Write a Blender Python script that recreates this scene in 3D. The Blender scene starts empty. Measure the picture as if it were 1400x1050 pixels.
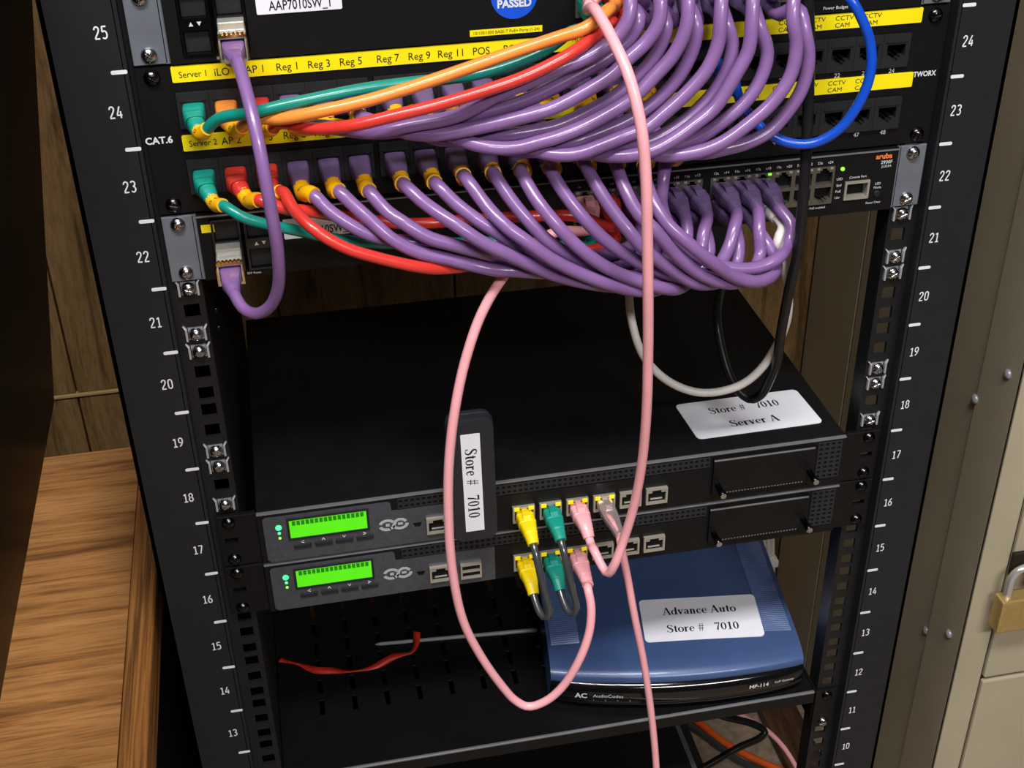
import bpy, bmesh, math, random
import numpy as np
from mathutils import Vector, Matrix
random.seed(7)
S = 0.001
ZF = 826.0                      # rack millimetres: z=0 is the bottom of unit 18, the floor lies 826 mm below
scene = bpy.context.scene
COL = scene.collection

# ------------------------------------------------------------------ camera, world, lights, exposure
CAM = np.array([-169.73120544, -715.78814482, 542.20615033])
ROT = np.array([[0.98050899, -0.19572169, -0.01717953],
                [-0.11906878, -0.52238662, -0.84435469],
                [0.15628417, 0.82994292, -0.53550912]])
FPX = 1774.515
cd = bpy.data.cameras.new('camera')
cd.sensor_width = 36.0; cd.sensor_fit = 'HORIZONTAL'; cd.lens = FPX / 1400 * 36
cd.clip_start = 0.01; cd.clip_end = 50
cam = bpy.data.objects.new('camera', cd); COL.objects.link(cam)
mw = Matrix.Identity(4)
for i in range(3):
    mw[i][0] = ROT[0][i]; mw[i][1] = -ROT[1][i]; mw[i][2] = -ROT[2][i]
    mw[i][3] = CAM[i] * S
mw[2][3] += ZF * S
cam.matrix_world = mw
scene.camera = cam

w = bpy.data.worlds.new('room_ambience'); scene.world = w; w.use_nodes = True
w.node_tree.nodes['Background'].inputs[0].default_value = (0.92, 0.96, 1.0, 1)
w.node_tree.nodes['Background'].inputs[1].default_value = 0.03
scene.view_settings.view_transform = 'Standard'
scene.view_settings.look = 'None'
scene.view_settings.gamma = 1.0
scene.view_settings.use_curve_mapping = False
scene.view_settings.exposure = 0.0

def area(name, loc, size, power, target, col=(1, 0.985, 0.97)):
    ld = bpy.data.lights.new(name, 'AREA'); ld.shape = 'RECTANGLE'
    ld.size, ld.size_y = size; ld.energy = power; ld.color = col
    o = bpy.data.objects.new(name, ld); COL.objects.link(o)
    o.location = loc
    o.rotation_euler = (Vector(target) - Vector(loc)).to_track_quat('-Z', 'Y').to_euler()
    return o
# two fluorescent troffers in the ceiling of the room
area('ceiling_troffer_light', (-0.35, -0.95, 2.68), (1.2, 0.3), 52, (-0.35, -0.95, 0))
area('ceiling_troffer_light', (0.5, -2.4, 2.68), (1.2, 0.3), 70, (0.5, -2.4, 0))

# ------------------------------------------------------------------ helpers
def V(p):
    return (p[0] * S, p[1] * S, (p[2] + ZF) * S)
def W(px, py, y):
    """millimetre point seen at a photo pixel, at depth y behind the rack face"""
    d = ROT.T @ np.array([(px - 700) / FPX, (py - 525) / FPX, 1.0])
    return CAM + d * (y - CAM[1]) / d[1]
def WZ(px, py, z):
    d = ROT.T @ np.array([(px - 700) / FPX, (py - 525) / FPX, 1.0])
    return CAM + d * (z - CAM[2]) / d[2]

def lin(c):
    return tuple(((v / 255) / 12.92 if v / 255 <= 0.04045 else ((v / 255 + 0.055) / 1.055) ** 2.4) for v in c)

MATS = {}
def mat(name, rgb, rough=0.5, metal=0.0, var=0.06, scale=60, emit=None, estr=0, bump=0.0, bscale=400, spec=0.5, coat=0.0, alpha=1.0, trans=0.0):
    m = bpy.data.materials.new(name); m.use_nodes = True
    nt = m.node_tree; b = nt.nodes['Principled BSDF']
    c = lin(rgb)
    tc = nt.nodes.new('ShaderNodeTexCoord')
    n = nt.nodes.new('ShaderNodeTexNoise'); n.inputs['Scale'].default_value = scale; n.inputs['Detail'].default_value = 4
    nt.links.new(tc.outputs['Object'], n.inputs['Vector'])
    r = nt.nodes.new('ShaderNodeValToRGB')
    r.color_ramp.elements[0].position = 0.3; r.color_ramp.elements[1].position = 0.7
    r.color_ramp.elements[0].color = tuple(v * (1 - var) for v in c) + (1,)
    r.color_ramp.elements[1].color = tuple(min(1, v * (1 + var)) for v in c) + (1,)
    nt.links.new(n.outputs['Fac'], r.inputs['Fac']); nt.links.new(r.outputs['Color'], b.inputs['Base Color'])
    b.inputs['Roughness'].default_value = rough; b.inputs['Metallic'].default_value = metal
    b.inputs['Specular IOR Level'].default_value = spec if sum(rgb) > 130 or spec != 0.5 else 0.25
    b.inputs['Coat Weight'].default_value = coat; b.inputs['Coat Roughness'].default_value = 0.08
    b.inputs['Transmission Weight'].default_value = trans
    if emit:
        b.inputs['Emission Color'].default_value = lin(emit) + (1,); b.inputs['Emission Strength'].default_value = estr
    if bump:
        n2 = nt.nodes.new('ShaderNodeTexNoise'); n2.inputs['Scale'].default_value = bscale; n2.inputs['Detail'].default_value = 3
        nt.links.new(tc.outputs['Object'], n2.inputs['Vector'])
        bp = nt.nodes.new('ShaderNodeBump'); bp.inputs['Strength'].default_value = bump; bp.inputs['Distance'].default_value = 0.001
        nt.links.new(n2.outputs['Fac'], bp.inputs['Height']); nt.links.new(bp.outputs['Normal'], b.inputs['Normal'])
    MATS[name] = m
    return m

def wood(name, dark, mid, light, axis='X', ring=9, rough=0.45, stretch=(1, 1, 1), fine=260, coat=0.0, pore=0.5):
    m = bpy.data.materials.new(name); m.use_nodes = True
    nt = m.node_tree; b = nt.nodes['Principled BSDF']
    tc = nt.nodes.new('ShaderNodeTexCoord'); mp = nt.nodes.new('ShaderNodeMapping')
    mp.inputs['Scale'].default_value = stretch
    nt.links.new(tc.outputs['Object'], mp.inputs['Vector'])
    wv = nt.nodes.new('ShaderNodeTexNoise'); wv.inputs['Scale'].default_value = ring; wv.inputs['Detail'].default_value = 5
    wv.inputs['Distortion'].default_value = 1.1; wv.inputs['Roughness'].default_value = 0.62
    nt.links.new(mp.outputs['Vector'], wv.inputs['Vector'])
    n = nt.nodes.new('ShaderNodeTexNoise'); n.inputs['Scale'].default_value = fine; n.inputs['Detail'].default_value = 3
    nt.links.new(mp.outputs['Vector'], n.inputs['Vector'])
    r = nt.nodes.new('ShaderNodeValToRGB'); cr = r.color_ramp
    cr.elements[0].position = 0.34; cr.elements[0].color = lin(dark) + (1,)
    e = cr.elements.new(0.47); e.color = lin(mid) + (1,)
    cr.elements[2].position = 0.68; cr.elements[2].color = lin(light) + (1,)
    nt.links.new(wv.outputs['Fac'], r.inputs['Fac'])
    r2 = nt.nodes.new('ShaderNodeValToRGB'); r2.color_ramp.elements[0].position = 0.36; r2.color_ramp.elements[1].position = 0.52
    r2.color_ramp.elements[0].color = (1 - pore, 1 - pore, 1 - pore, 1); r2.color_ramp.elements[1].color = (1, 1, 1, 1)
    nt.links.new(n.outputs['Fac'], r2.inputs['Fac'])
    mx = nt.nodes.new('ShaderNodeMix'); mx.data_type = 'RGBA'; mx.blend_type = 'MULTIPLY'; mx.inputs[0].default_value = 1.0
    nt.links.new(r.outputs['Color'], mx.inputs[6]); nt.links.new(r2.outputs['Color'], mx.inputs[7])
    nt.links.new(mx.outputs[2], b.inputs['Base Color'])
    b.inputs['Roughness'].default_value = rough; b.inputs['Coat Weight'].default_value = coat
    bp = nt.nodes.new('ShaderNodeBump'); bp.inputs['Strength'].default_value = 0.15; bp.inputs['Distance'].default_value = 0.001
    nt.links.new(n.outputs['Fac'], bp.inputs['Height']); nt.links.new(bp.outputs['Normal'], b.inputs['Normal'])
    MATS[name] = m
    return m

mat('post_black', (33, 34, 38), 0.45, var=0.05, bump=0.05, bscale=900)
mat('rail_black', (28, 28, 30), 0.38, var=0.08)
mat('device_black', (14, 14, 16), 0.5, var=0.1, bump=0.04, bscale=1200)
mat('panel_black', (14, 14, 16), 0.45, var=0.08)
mat('jack_black', (36, 37, 40), 0.42, var=0.08)
mat('vent_black', (40, 40, 43), 0.45)
mat('deep_black', (5, 5, 6), 0.7)
mat('server_top_black', (15, 15, 17), 0.55, var=0.15, bump=0.06, bscale=1500)
mat('bezel_grey', (84, 87, 96), 0.38, 0.5, var=0.12, scale=300)
mat('emblem_grey', (176, 178, 180), 0.5)
mat('edge_grey', (150, 152, 158), 0.35, 0.6)
mat('ear_steel', (116, 121, 131), 0.42, 0.3, var=0.08)
mat('screw_steel', (190, 190, 196), 0.18, 1.0, var=0.05)
mat('screw_dark', (70, 70, 74), 0.2, 1.0)
mat('nut_steel', (170, 172, 178), 0.35, 0.3)
mat('port_steel', (190, 184, 172), 0.36, 0.55)
mat('pair_steel', (112, 108, 100), 0.36, 0.6)
mat('gold', (255, 200, 90), 0.2, 1.0)
mat('chrome', (205, 203, 198), 0.2, 0.55)
mat('mark_white', (232, 234, 240), 0.55)
mat('print_white', (220, 222, 226), 0.6)
mat('print_orange', (255, 130, 50), 0.6)
mat('print_black', (28, 28, 30), 0.6)
mat('print_grey', (150, 152, 158), 0.5)
mat('strip_yellow', (252, 232, 18), 0.36, var=0.03)
mat('sticker_white', (240, 240, 250), 0.35, var=0.02)
mat('sticker_blue', (24, 84, 214), 0.35)
mat('sleeve_orange', (255, 186, 8), 0.42, var=0.06)
mat('cable_purple', (132, 97, 153), 0.3, var=0.07, scale=90, coat=0.25)
mat('boot_purple', (112, 90, 136), 0.45, var=0.06)
mat('cable_teal', (18, 138, 124), 0.3, coat=0.2)
mat('cable_orange', (242, 146, 62), 0.32, coat=0.2)
mat('cable_red', (214, 56, 48), 0.3, coat=0.25)
mat('cable_pink', (252, 176, 184), 0.36, var=0.04, coat=0.15)
mat('cable_blue', (12, 76, 196), 0.32, coat=0.2)
mat('cable_white', (222, 218, 214), 0.4)
mat('cable_black', (26, 26, 28), 0.3, coat=0.2)
mat('cable_smoke', (58, 62, 64), 0.25, coat=0.4)
mat('boot_yellow', (248, 214, 12), 0.42)
mat('boot_teal', (16, 146, 128), 0.42)
mat('clear_plug', (236, 214, 214), 0.12, trans=0.75, var=0.02)
mat('lcd_green', (60, 190, 20), 0.3, emit=(96, 232, 8), estr=0.6)
mat('lcd_char', (20, 110, 8), 0.4, emit=(34, 150, 4), estr=0.3)
mat('led_green', (60, 255, 120), 0.3, emit=(60, 255, 130), estr=2.2)
mat('led_lime', (160, 255, 60), 0.3, emit=(120, 255, 50), estr=1.6)
mat('led_yellow', (250, 225, 20), 0.4, emit=(250, 220, 0), estr=0.35)
mat('gateway_blue', (64, 86, 132), 0.36, 0.1, var=0.05, coat=0.2)
mat('gloss_black', (12, 12, 14), 0.1, spec=0.6)
mat('modem_black', (40, 41, 46), 0.36)
mat('locker_beige', (184, 173, 148), 0.5, var=0.05, scale=12, bump=0.03)
mat('locker_gap', (40, 34, 26), 0.7)
mat('brass', (204, 174, 112), 0.36, 0.6, var=0.06, scale=200)
mat('monitor_screen', (8, 7, 7), 0.26, spec=0.06)
mat('monitor_frame', (16, 16, 17), 0.3)
mat('tie_red', (196, 44, 30), 0.4, var=0.2, scale=300)
mat('tie_clear', (150, 150, 152), 0.3)
mat('floor_tan', (142, 124, 104), 0.7, var=0.3, scale=90)
mat('ceiling_white', (225, 222, 214), 0.8)
mat('tower_lit_edge', (70, 72, 76), 0.5)
mat('cord_orange', (226, 92, 30), 0.5)
mat('desk_side', (20, 18, 17), 0.35)
mat('batten', (176, 150, 104), 0.5)
wood('oak_top', (118, 76, 40), (174, 120, 68), (196, 142, 86), stretch=(1.0, 19, 1), ring=3.4, fine=30, rough=0.4, pore=0.3)
wood('oak_edge', (100, 60, 26), (160, 104, 52), (182, 126, 70), stretch=(46, 1.0, 46), ring=4, fine=9, rough=0.4, pore=0.6)
wood('wall_panel', (84, 64, 38), (126, 97, 60), (146, 115, 74), stretch=(9, 9, 1.3), ring=3, fine=45, rough=0.5, pore=0.25)
wood('dark_board', (50, 32, 20), (72, 48, 32), (92, 64, 44), stretch=(9, 1, 9), ring=4, fine=40, pore=0.3)

BASE = {}      # object -> base point in mm
def reg(o, base): BASE[o.name] = np.array(base, float)
def thing(name, label, cat, base, group=None):
    o = bpy.data.objects.new(name, None); COL.objects.link(o)
    o.empty_display_size = 0.02
    o.location = V(base); o['label'] = label; o['category'] = cat
    if group: o['group'] = group
    reg(o, base)
    return o

class MB:
    def __init__(s): s.v = []; s.f = []; s.sm = []
    def add(s, vs, fs, smooth=False):
        k = len(s.v); s.v += [tuple(map(float, p)) for p in vs]
        s.f += [tuple(i + k for i in f) for f in fs]; s.sm += [smooth] * len(fs)
        return s
    def box(s, x0, x1, y0, y1, z0, z1):
        return s.add([(x0,y0,z0),(x1,y0,z0),(x1,y1,z0),(x0,y1,z0),(x0,y0,z1),(x1,y0,z1),(x1,y1,z1),(x0,y1,z1)],
              [(0,3,2,1),(4,5,6,7),(0,1,5,4),(1,2,6,5),(2,3,7,6),(3,0,4,7)])
    def bbox(s, x0, x1, y0, y1, z0, z1, b):
        """box with chamfered edges"""
        bm = bmesh.new()
        bmesh.ops.create_cube(bm, size=1)
        for v in bm.verts:
            v.co = Vector(((x0+x1)/2 + v.co.x*(x1-x0), (y0+y1)/2 + v.co.y*(y1-y0), (z0+z1)/2 + v.co.z*(z1-z0)))
        bmesh.ops.bevel(bm, geom=list(bm.edges), offset=b, segments=2, affect='EDGES', profile=0.5)
        bm.verts.index_update()
        s.add([v.co[:] for v in bm.verts], [[v.index for v in f.verts] for f in bm.faces]); bm.free(); return s
    def loft(s, rings, cap=True, smooth=True):
        n = len(rings[0]); vs = [p for r in rings for p in r]; fs = []
        for i in range(len(rings)-1):
            for j in range(n):
                a = i*n+j; b = i*n+(j+1) % n
                fs.append((a, b, b+n, a+n))
        s.add(vs, fs, smooth)
        if cap:
            s.add(rings[0], [tuple(range(n))[::-1]]); s.add(rings[-1], [tuple(range(n))])
        return s
    def tube(s, pts, r, n=10, cap=True):
        pts = np.array(pts, float); T = np.gradient(pts, axis=0); T /= np.linalg.norm(T, axis=1)[:, None] + 1e-9
        up = np.array([0, 0, 1.0]) if abs(T[0][2]) < 0.9 else np.array([1.0, 0, 0])
        N = np.cross(up, T[0]); N /= np.linalg.norm(N)
        rings = []
        for i, p in enumerate(pts):
            N = N - T[i] * (N @ T[i]); N /= np.linalg.norm(N) + 1e-9; B = np.cross(T[i], N)
            rr = r[i] if hasattr(r, '__len__') else r
            rings.append([p + rr*(math.cos(a)*N + math.sin(a)*B) for a in np.linspace(0, 2*math.pi, n, endpoint=False)])
        return s.loft(rings, cap)
    def disc(s, c, axis, prof, n=16, smooth=True):
        """lathe: prof = [(distance along axis, radius)...]"""
        ax = np.array(axis, float); ax /= np.linalg.norm(ax)
        u = np.cross(ax, [0, 0, 1.0] if abs(ax[2]) < 0.9 else [1.0, 0, 0]); u /= np.linalg.norm(u); v = np.cross(ax, u)
        c = np.array(c, float)
        return s.loft([[c + ax*d + r*(math.cos(a)*u + math.sin(a)*v) for a in np.linspace(0, 2*math.pi, n, endpoint=False)] for d, r in prof], True, smooth)
    def prism(s, poly, y0, y1):
        """polygon in (x, z) extruded along y"""
        n = len(poly)
        vs = [(x, y0, z) for x, z in poly] + [(x, y1, z) for x, z in poly]
        fs = [tuple(range(n)), tuple(range(n, 2*n))[::-1]] + [(i, i+n, (i+1) % n + n, (i+1) % n) for i in range(n)]
        return s.add(vs, fs)
    def grid(s, xs, zs, solid, y0, y1):
        """plate in the xz plane with rectangular holes; y0 is the front"""
        nx, nz = len(xs)-1, len(zs)-1
        S_ = lambda i, j: 0 <= i < nx and 0 <= j < nz and solid(i, j)
        for i in range(nx):
            for j in range(nz):
                if not S_(i, j): continue
                a, b, c, d = xs[i], xs[i+1], zs[j], zs[j+1]
                s.add([(a,y0,c),(b,y0,c),(b,y0,d),(a,y0,d)], [(0,1,2,3)])
                s.add([(a,y1,c),(b,y1,c),(b,y1,d),(a,y1,d)], [(3,2,1,0)])
                if not S_(i-1, j): s.add([(a,y0,c),(a,y0,d),(a,y1,d),(a,y1,c)], [(0,1,2,3)])
                if not S_(i+1, j): s.add([(b,y0,c),(b,y1,c),(b,y1,d),(b,y0,d)], [(0,1,2,3)])
                if not S_(i, j-1): s.add([(a,y0,c),(a,y1,c),(b,y1,c),(b,y0,c)], [(0,1,2,3)])
                if not S_(i, j+1): s.add([(a,y0,d),(b,y0,d),(b,y1,d),(a,y1,d)], [(0,1,2,3)])
        return s
    def mapped(s, fn):
        s.v = [tuple(fn(np.array(p))) for p in s.v]; return s
    def mesh(s, name, m, base=(0, 0, 0)):
        me = bpy.data.meshes.new(name)
        b = np.array(base, float)
        me.from_pydata([tuple((np.array(p) - b) * S) for p in s.v], [], s.f)
        me.polygons.foreach_set('use_smooth', s.sm)
        me.materials.append(MATS[m]); me.update()
        return me
    def build(s, name, m, parent=None, base=None):
        if parent is not None: base = BASE[parent.name]
        elif base is None: base = np.mean(np.array(s.v), axis=0)
        o = bpy.data.objects.new(name, s.mesh(name, m, base)); COL.objects.link(o)
        if parent is not None: o.parent = parent
        else: o.location = V(base)
        reg(o, base)
        return o
def inst(name, me, at, parent, rot=None):
    """a part sharing mesh data, placed at a millimetre point"""
    o = bpy.data.objects.new(name, me); COL.objects.link(o); o.parent = parent
    at = np.array(at, float)
    o.location = tuple((at - BASE[parent.name]) * S)
    if rot: o.rotation_euler = rot
    reg(o, at)
    return o
def tag(o, label, cat, group=None):
    o['label'] = label; o['category'] = cat
    if group: o['group'] = group
    return o
def struct(o): o['kind'] = 'structure'; return o

# ---- lettering
FONT = {}
def glyphs(txt, bold=0.0):
    k = (txt, bold)
    if k not in FONT:
        c = bpy.data.curves.new('lettering', 'FONT'); c.body = txt; c.size = 1; c.resolution_u = 3; c.offset = bold
        o = bpy.data.objects.new('lettering', c); m = o.to_mesh()
        FONT[k] = ([(v.co.x, v.co.y) for v in m.vertices], [tuple(p.vertices) for p in m.polygons])
        o.to_mesh_clear(); bpy.data.objects.remove(o); bpy.data.curves.remove(c)
    return FONT[k]
def text2d(txt, bold=0.0):
    vs, fs = glyphs(txt, bold); w_ = max(v[0] for v in vs) if vs else 0
    return vs, fs, w_
def put_text(mb, txt, O, u, v, height, align='C', bold=0.0, xs=1.0, lift=0.12):
    """sans lettering of a cap height in mm, O = middle (or left middle) point, u right, v up"""
    vs, fs, w_ = text2d(txt, bold); k = height / 0.69
    O = np.array(O, float); u = np.array(u, float); v = np.array(v, float); n = np.cross(u, v)
    off = -w_ / 2 if align == 'C' else 0
    mb.add([O + u*((a + off)*k*xs) + v*((b - 0.345)*k) + n*lift for a, b in vs], fs); return mb

def ell(cx, cy, rx, ry, th, tn, a0=0, a1=360, n=18):
    P = []
    for a in np.linspace(math.radians(a0), math.radians(a1), n):
        P.append((cx + rx*math.cos(a), cy + ry*math.sin(a), tn + (th - tn)*abs(math.cos(a))**1.2))
    return P
T_, N_ = 0.16, 0.055
def st(*p, w=T_): return [(x, y, w) for x, y in p]
SERIF_FACE = {
 'S': (0.62, [[(.5,.76,.05),(.45,.9,.06),(.32,.97,.07),(.17,.92,.11),(.11,.77,.14),(.2,.62,.16),(.36,.5,.17),(.49,.37,.16),(.51,.2,.13),(.42,.06,.09),(.28,.02,.06),(.14,.08,.05),(.07,.24,.05)], st((.52,.72),(.52,.98),w=.04), st((.05,.02),(.05,.28),w=.04)]),
 't': (0.38, [[(.18,.88,.06),(.18,.7,T_),(.18,.15,T_),(.24,.04,.09),(.35,.08,.04)], st((.02,.65),(.35,.65),w=.06)]),
 'o': (0.56, [ell(.28,.33,.2,.31,.15,.05)]),
 'r': (0.46, [st((.15,.66),(.15,0)), st((.02,.025),(.29,.025),w=N_), st((.03,.63),(.15,.63),w=N_), [(.2,.42,.05),(.27,.58,.08),(.35,.6,.12),(.4,.54,.13)]]),
 'e': (0.5, [st((.1,.37),(.43,.37),w=N_), [(.43,.37,.13),(.4,.55,.1),(.27,.64,.05),(.14,.54,.11),(.1,.34,.15),(.14,.13,.13),(.27,.03,.07),(.44,.15,.04)]]),
 '#': (0.62, [st((.15,0),(.27,1),w=.06), st((.36,0),(.48,1),w=.06), st((.04,.34),(.54,.34),w=.07), st((.08,.66),(.58,.66),w=.07)]),
 '7': (0.56, [st((.05,.92),(.51,.92),w=.15), st((.06,.74),(.06,.98),w=.04), [(.49,.9,.05),(.34,.5,.12),(.25,0,.15)]]),
 '0': (0.56, [ell(.28,.49,.185,.46,.15,.05)]),
 '1': (0.56, [st((.29,1),(.29,0)), st((.1,.025),(.48,.025),w=N_), st((.1,.84),(.29,.97),w=N_)]),
 'A': (0.78, [st((.1,0),(.37,1),w=.06), st((.37,1),(.66,0),w=.17), st((.2,.33),(.53,.33),w=N_), st((0,.025),(.24,.025),w=N_), st((.5,.025),(.8,.025),w=N_)]),
 'v': (0.52, [st((.1,.66),(.26,.02)), st((.26,.02),(.43,.66),w=.06), st((0,.64),(.24,.64),w=N_), st((.33,.64),(.53,.64),w=N_)]),
 'd': (0.6, [ell(.25,.32,.17,.3,.14,.05), st((.44,1),(.44,.02)), st((.32,.97),(.44,.97),w=N_), st((.44,.025),(.58,.025),w=N_)]),
 'a': (0.52, [[(.1,.5,.11),(.17,.61,.08),(.28,.63,.08),(.37,.52,.14),(.37,.3,T_),(.38,.08,.14),(.49,.05,.05)], [(.37,.4,.05),(.2,.33,.08),(.11,.19,.14),(.16,.06,.1),(.26,.05,.06),(.37,.14,.05)]]),
 'n': (0.6, [st((.15,.66),(.15,0)), [(.15,.46,.05),(.25,.6,.07),(.36,.6,.12),(.42,.46,T_),(.42,0,T_)], st((.03,.025),(.28,.025),w=N_), st((.31,.025),(.55,.025),w=N_), st((.03,.63),(.15,.63),w=N_)]),
 'c': (0.48, [[(.4,.5,.13),(.36,.59,.1),(.27,.64,.06),(.14,.54,.11),(.1,.33,.15),(.14,.12,.13),(.27,.03,.07),(.43,.15,.04)]]),
 'u': (0.6, [[(.15,.64,T_),(.15,.2,T_),(.2,.06,.11),(.3,.04,.06),(.42,.17,.05)], st((.43,.66),(.43,.02)), st((.03,.63),(.15,.63),w=N_), st((.31,.63),(.43,.63),w=N_), st((.43,.025),(.56,.025),w=N_)]),
 ' ': (0.3, []),
}
m_ = 0.115
MONO = {
 '0': (.58, [st((.08,.3),(.08,.7),(.12,.86),(.25,.94),(.38,.86),(.42,.7),(.42,.3),(.38,.14),(.25,.06),(.12,.14),(.08,.3),w=m_)]),
 '1': (.5, [st((.25,.94),(.25,.06),w=m_), st((.08,.06),(.42,.06),w=m_), st((.08,.78),(.25,.92),w=m_)]),
 '2': (.58, [st((.08,.72),(.11,.86),(.25,.94),(.39,.86),(.41,.7),(.34,.52),(.2,.3),(.08,.1),w=m_), st((.06,.06),(.44,.06),w=m_)]),
 '3': (.58, [st((.08,.84),(.18,.93),(.32,.92),(.41,.8),(.38,.62),(.24,.53),w=m_), st((.24,.53),(.38,.45),(.42,.28),(.36,.12),(.22,.06),(.08,.14),w=m_)]),
 '4': (.58, [st((.3,.94),(.06,.28),w=m_), st((.04,.26),(.46,.26),w=m_), st((.35,.56),(.35,.03),w=m_)]),
 '5': (.58, [st((.1,.94),(.42,.94),w=m_), st((.11,.94),(.09,.54),w=m_), st((.09,.54),(.22,.61),(.36,.55),(.42,.36),(.37,.14),(.22,.06),(.07,.13),w=m_)]),
 '6': (.58, [st((.36,.94),(.2,.74),(.1,.5),(.08,.28),(.14,.1),(.26,.06),(.38,.12),(.42,.3),(.37,.48),(.25,.54),(.12,.46),w=m_)]),
 '7': (.58, [st((.06,.94),(.44,.94),w=m_), st((.42,.92),(.2,.04),w=m_)]),
 '8': (.58, [st((.25,.53),(.12,.6),(.1,.78),(.25,.94),(.4,.78),(.38,.6),(.25,.53),(.1,.42),(.08,.22),(.25,.06),(.42,.22),(.4,.42),(.25,.53),w=m_)]),
 '9': (.58, [st((.38,.54),(.25,.46),(.13,.52),(.08,.7),(.12,.88),(.24,.94),(.36,.9),(.42,.72),(.4,.5),(.3,.26),(.14,.06),w=m_)]),
}
def put_serif(mb, txt, O, u, v, height, xs=1.0, lift=0.12, centre=True, gap=0.0, face=None):
    SERIF = face or SERIF_FACE
    O = np.array(O, float); u = np.array(u, float); v = np.array(v, float); n = np.cross(u, v)
    tot = sum(SERIF[c][0] + gap for c in txt); x = -tot/2 if centre else 0
    for c in txt:
        adv, strokes = SERIF[c]
        for k, stx in enumerate(strokes):
            P = np.array([(p[0], p[1]) for p in stx]); wd = np.array([p[2] for p in stx])
            if len(P) > 3:   # smooth the curve
                t = np.arange(len(P)); tt = np.linspace(0, len(P)-1, (len(P)-1)*3+1)
                P = np.array([cr_eval(P, q) for q in tt]); wd = np.interp(tt, t, wd)
            T = np.gradient(P, axis=0); T /= np.linalg.norm(T, axis=1)[:, None] + 1e-9
            Nn = np.c_[-T[:, 1], T[:, 0]]
            Lp = P + Nn*wd[:, None]/2; Rp = P - Nn*wd[:, None]/2
            vs = []; m_ = len(P)
            for q in list(Lp) + list(Rp):
                vs.append(O + u*((q[0] + x)*height*xs) + v*((q[1] - 0.5)*height) + n*(lift + 0.004*k))
            mb.add(vs, [(i, i+m_, i+1+m_, i+1) for i in range(m_-1)])
        x += adv + gap
    return mb
def cr_eval(P, q):
    i = min(int(q), len(P)-2); t = q - i
    p0, p1, p2, p3 = P[max(i-1, 0)], P[i], P[i+1], P[min(i+2, len(P)-1)]
    return 0.5*((2*p1) + (-p0+p2)*t + (2*p0-5*p1+4*p2-p3)*t*t + (-p0+3*p1-3*p2+p3)*t**3)
def spline(P, step=4.0):
    P = np.array(P, float)
    out = []
    for i in range(len(P)-1):
        p1, p2 = P[i], P[i+1]
        p0 = P[i-1] if i else 2*p1-p2
        p3 = P[i+2] if i+2 < len(P) else 2*p2-p1
        d = [max(np.linalg.norm(a-b), 1e-3)**0.5 for a, b in ((p0, p1), (p1, p2), (p2, p3))]
        t0, t1 = 0, d[0]; t2 = t1+d[1]; t3 = t2+d[2]
        n = max(2, int(np.linalg.norm(p2-p1)/1.5))
        for t in np.linspace(t1, t2, n, endpoint=False):
            A1 = (t1-t)/(t1-t0)*p0+(t-t0)/(t1-t0)*p1; A2 = (t2-t)/(t2-t1)*p1+(t-t1)/(t2-t1)*p2; A3 = (t3-t)/(t3-t2)*p2+(t-t2)/(t3-t2)*p3
            B1 = (t2-t)/(t2-t0)*A1+(t-t0)/(t2-t0)*A2; B2 = (t3-t)/(t3-t1)*A2+(t-t1)/(t3-t1)*A3
            out.append((t2-t)/(t2-t1)*B1+(t-t1)/(t2-t1)*B2)
    out.append(P[-1]); out = np.array(out)
    s = np.r_[0, np.cumsum(np.linalg.norm(np.diff(out, axis=0), axis=1))]
    n = max(4, int(s[-1]/step)+1); q = np.linspace(0, s[-1], n)
    return np.c_[np.interp(q, s, out[:, 0]), np.interp(q, s, out[:, 1]), np.interp(q, s, out[:, 2])]
def rrect(x0, x1, z0, z1, r, n=5):
    P = []
    for cx, cz, a in ((x1-r, z1-r, 0), (x0+r, z1-r, 90), (x0+r, z0+r, 180), (x1-r, z0+r, 270)):
        for t in np.linspace(a, a+90, n): P.append((cx+r*math.cos(math.radians(t)), cz+r*math.sin(math.radians(t))))
    return P
X_, Y_, Z_ = np.eye(3)
U = 44.45
def uz(u): return (u-18)*U

# ================================================================== the room
WALL_Y = 650
fl = MB().box(-2600, 2600, -3000, WALL_Y+40, -ZF-40, -ZF); struct(fl.build('floor', 'floor_tan'))
cl = MB().box(-2600, 2600, -3000, WALL_Y+40, 1900, 1940); struct(cl.build('ceiling', 'ceiling_white'))
wb = struct(MB().box(-2600, 2600, WALL_Y+6, WALL_Y+40, -ZF, 1900).build('wall_back', 'dark_board'))
xs = [-2600, -2140, -1840, -1500, -1240, -960, -700, -560, -435, -190, 20, 160, 300, 372, 560, 800, 1200, 1700, 2200, 2600]
for a, b in zip(xs[:-1], xs[1:]):
    for z0, z1 in (((-ZF, -282.5), (-278, 1900)) if b <= -190 else ((-ZF, 1900),)):
        MB().bbox(a+1.1, b-1.1, WALL_Y, WALL_Y+8, z0, z1, 1.2).build('plank', 'wall_panel', wb)
struct(MB().bbox(-2600, -192, WALL_Y-3, WALL_Y+6, -282, -278.5, 0.6).build('trim_1', 'batten'))

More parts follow.
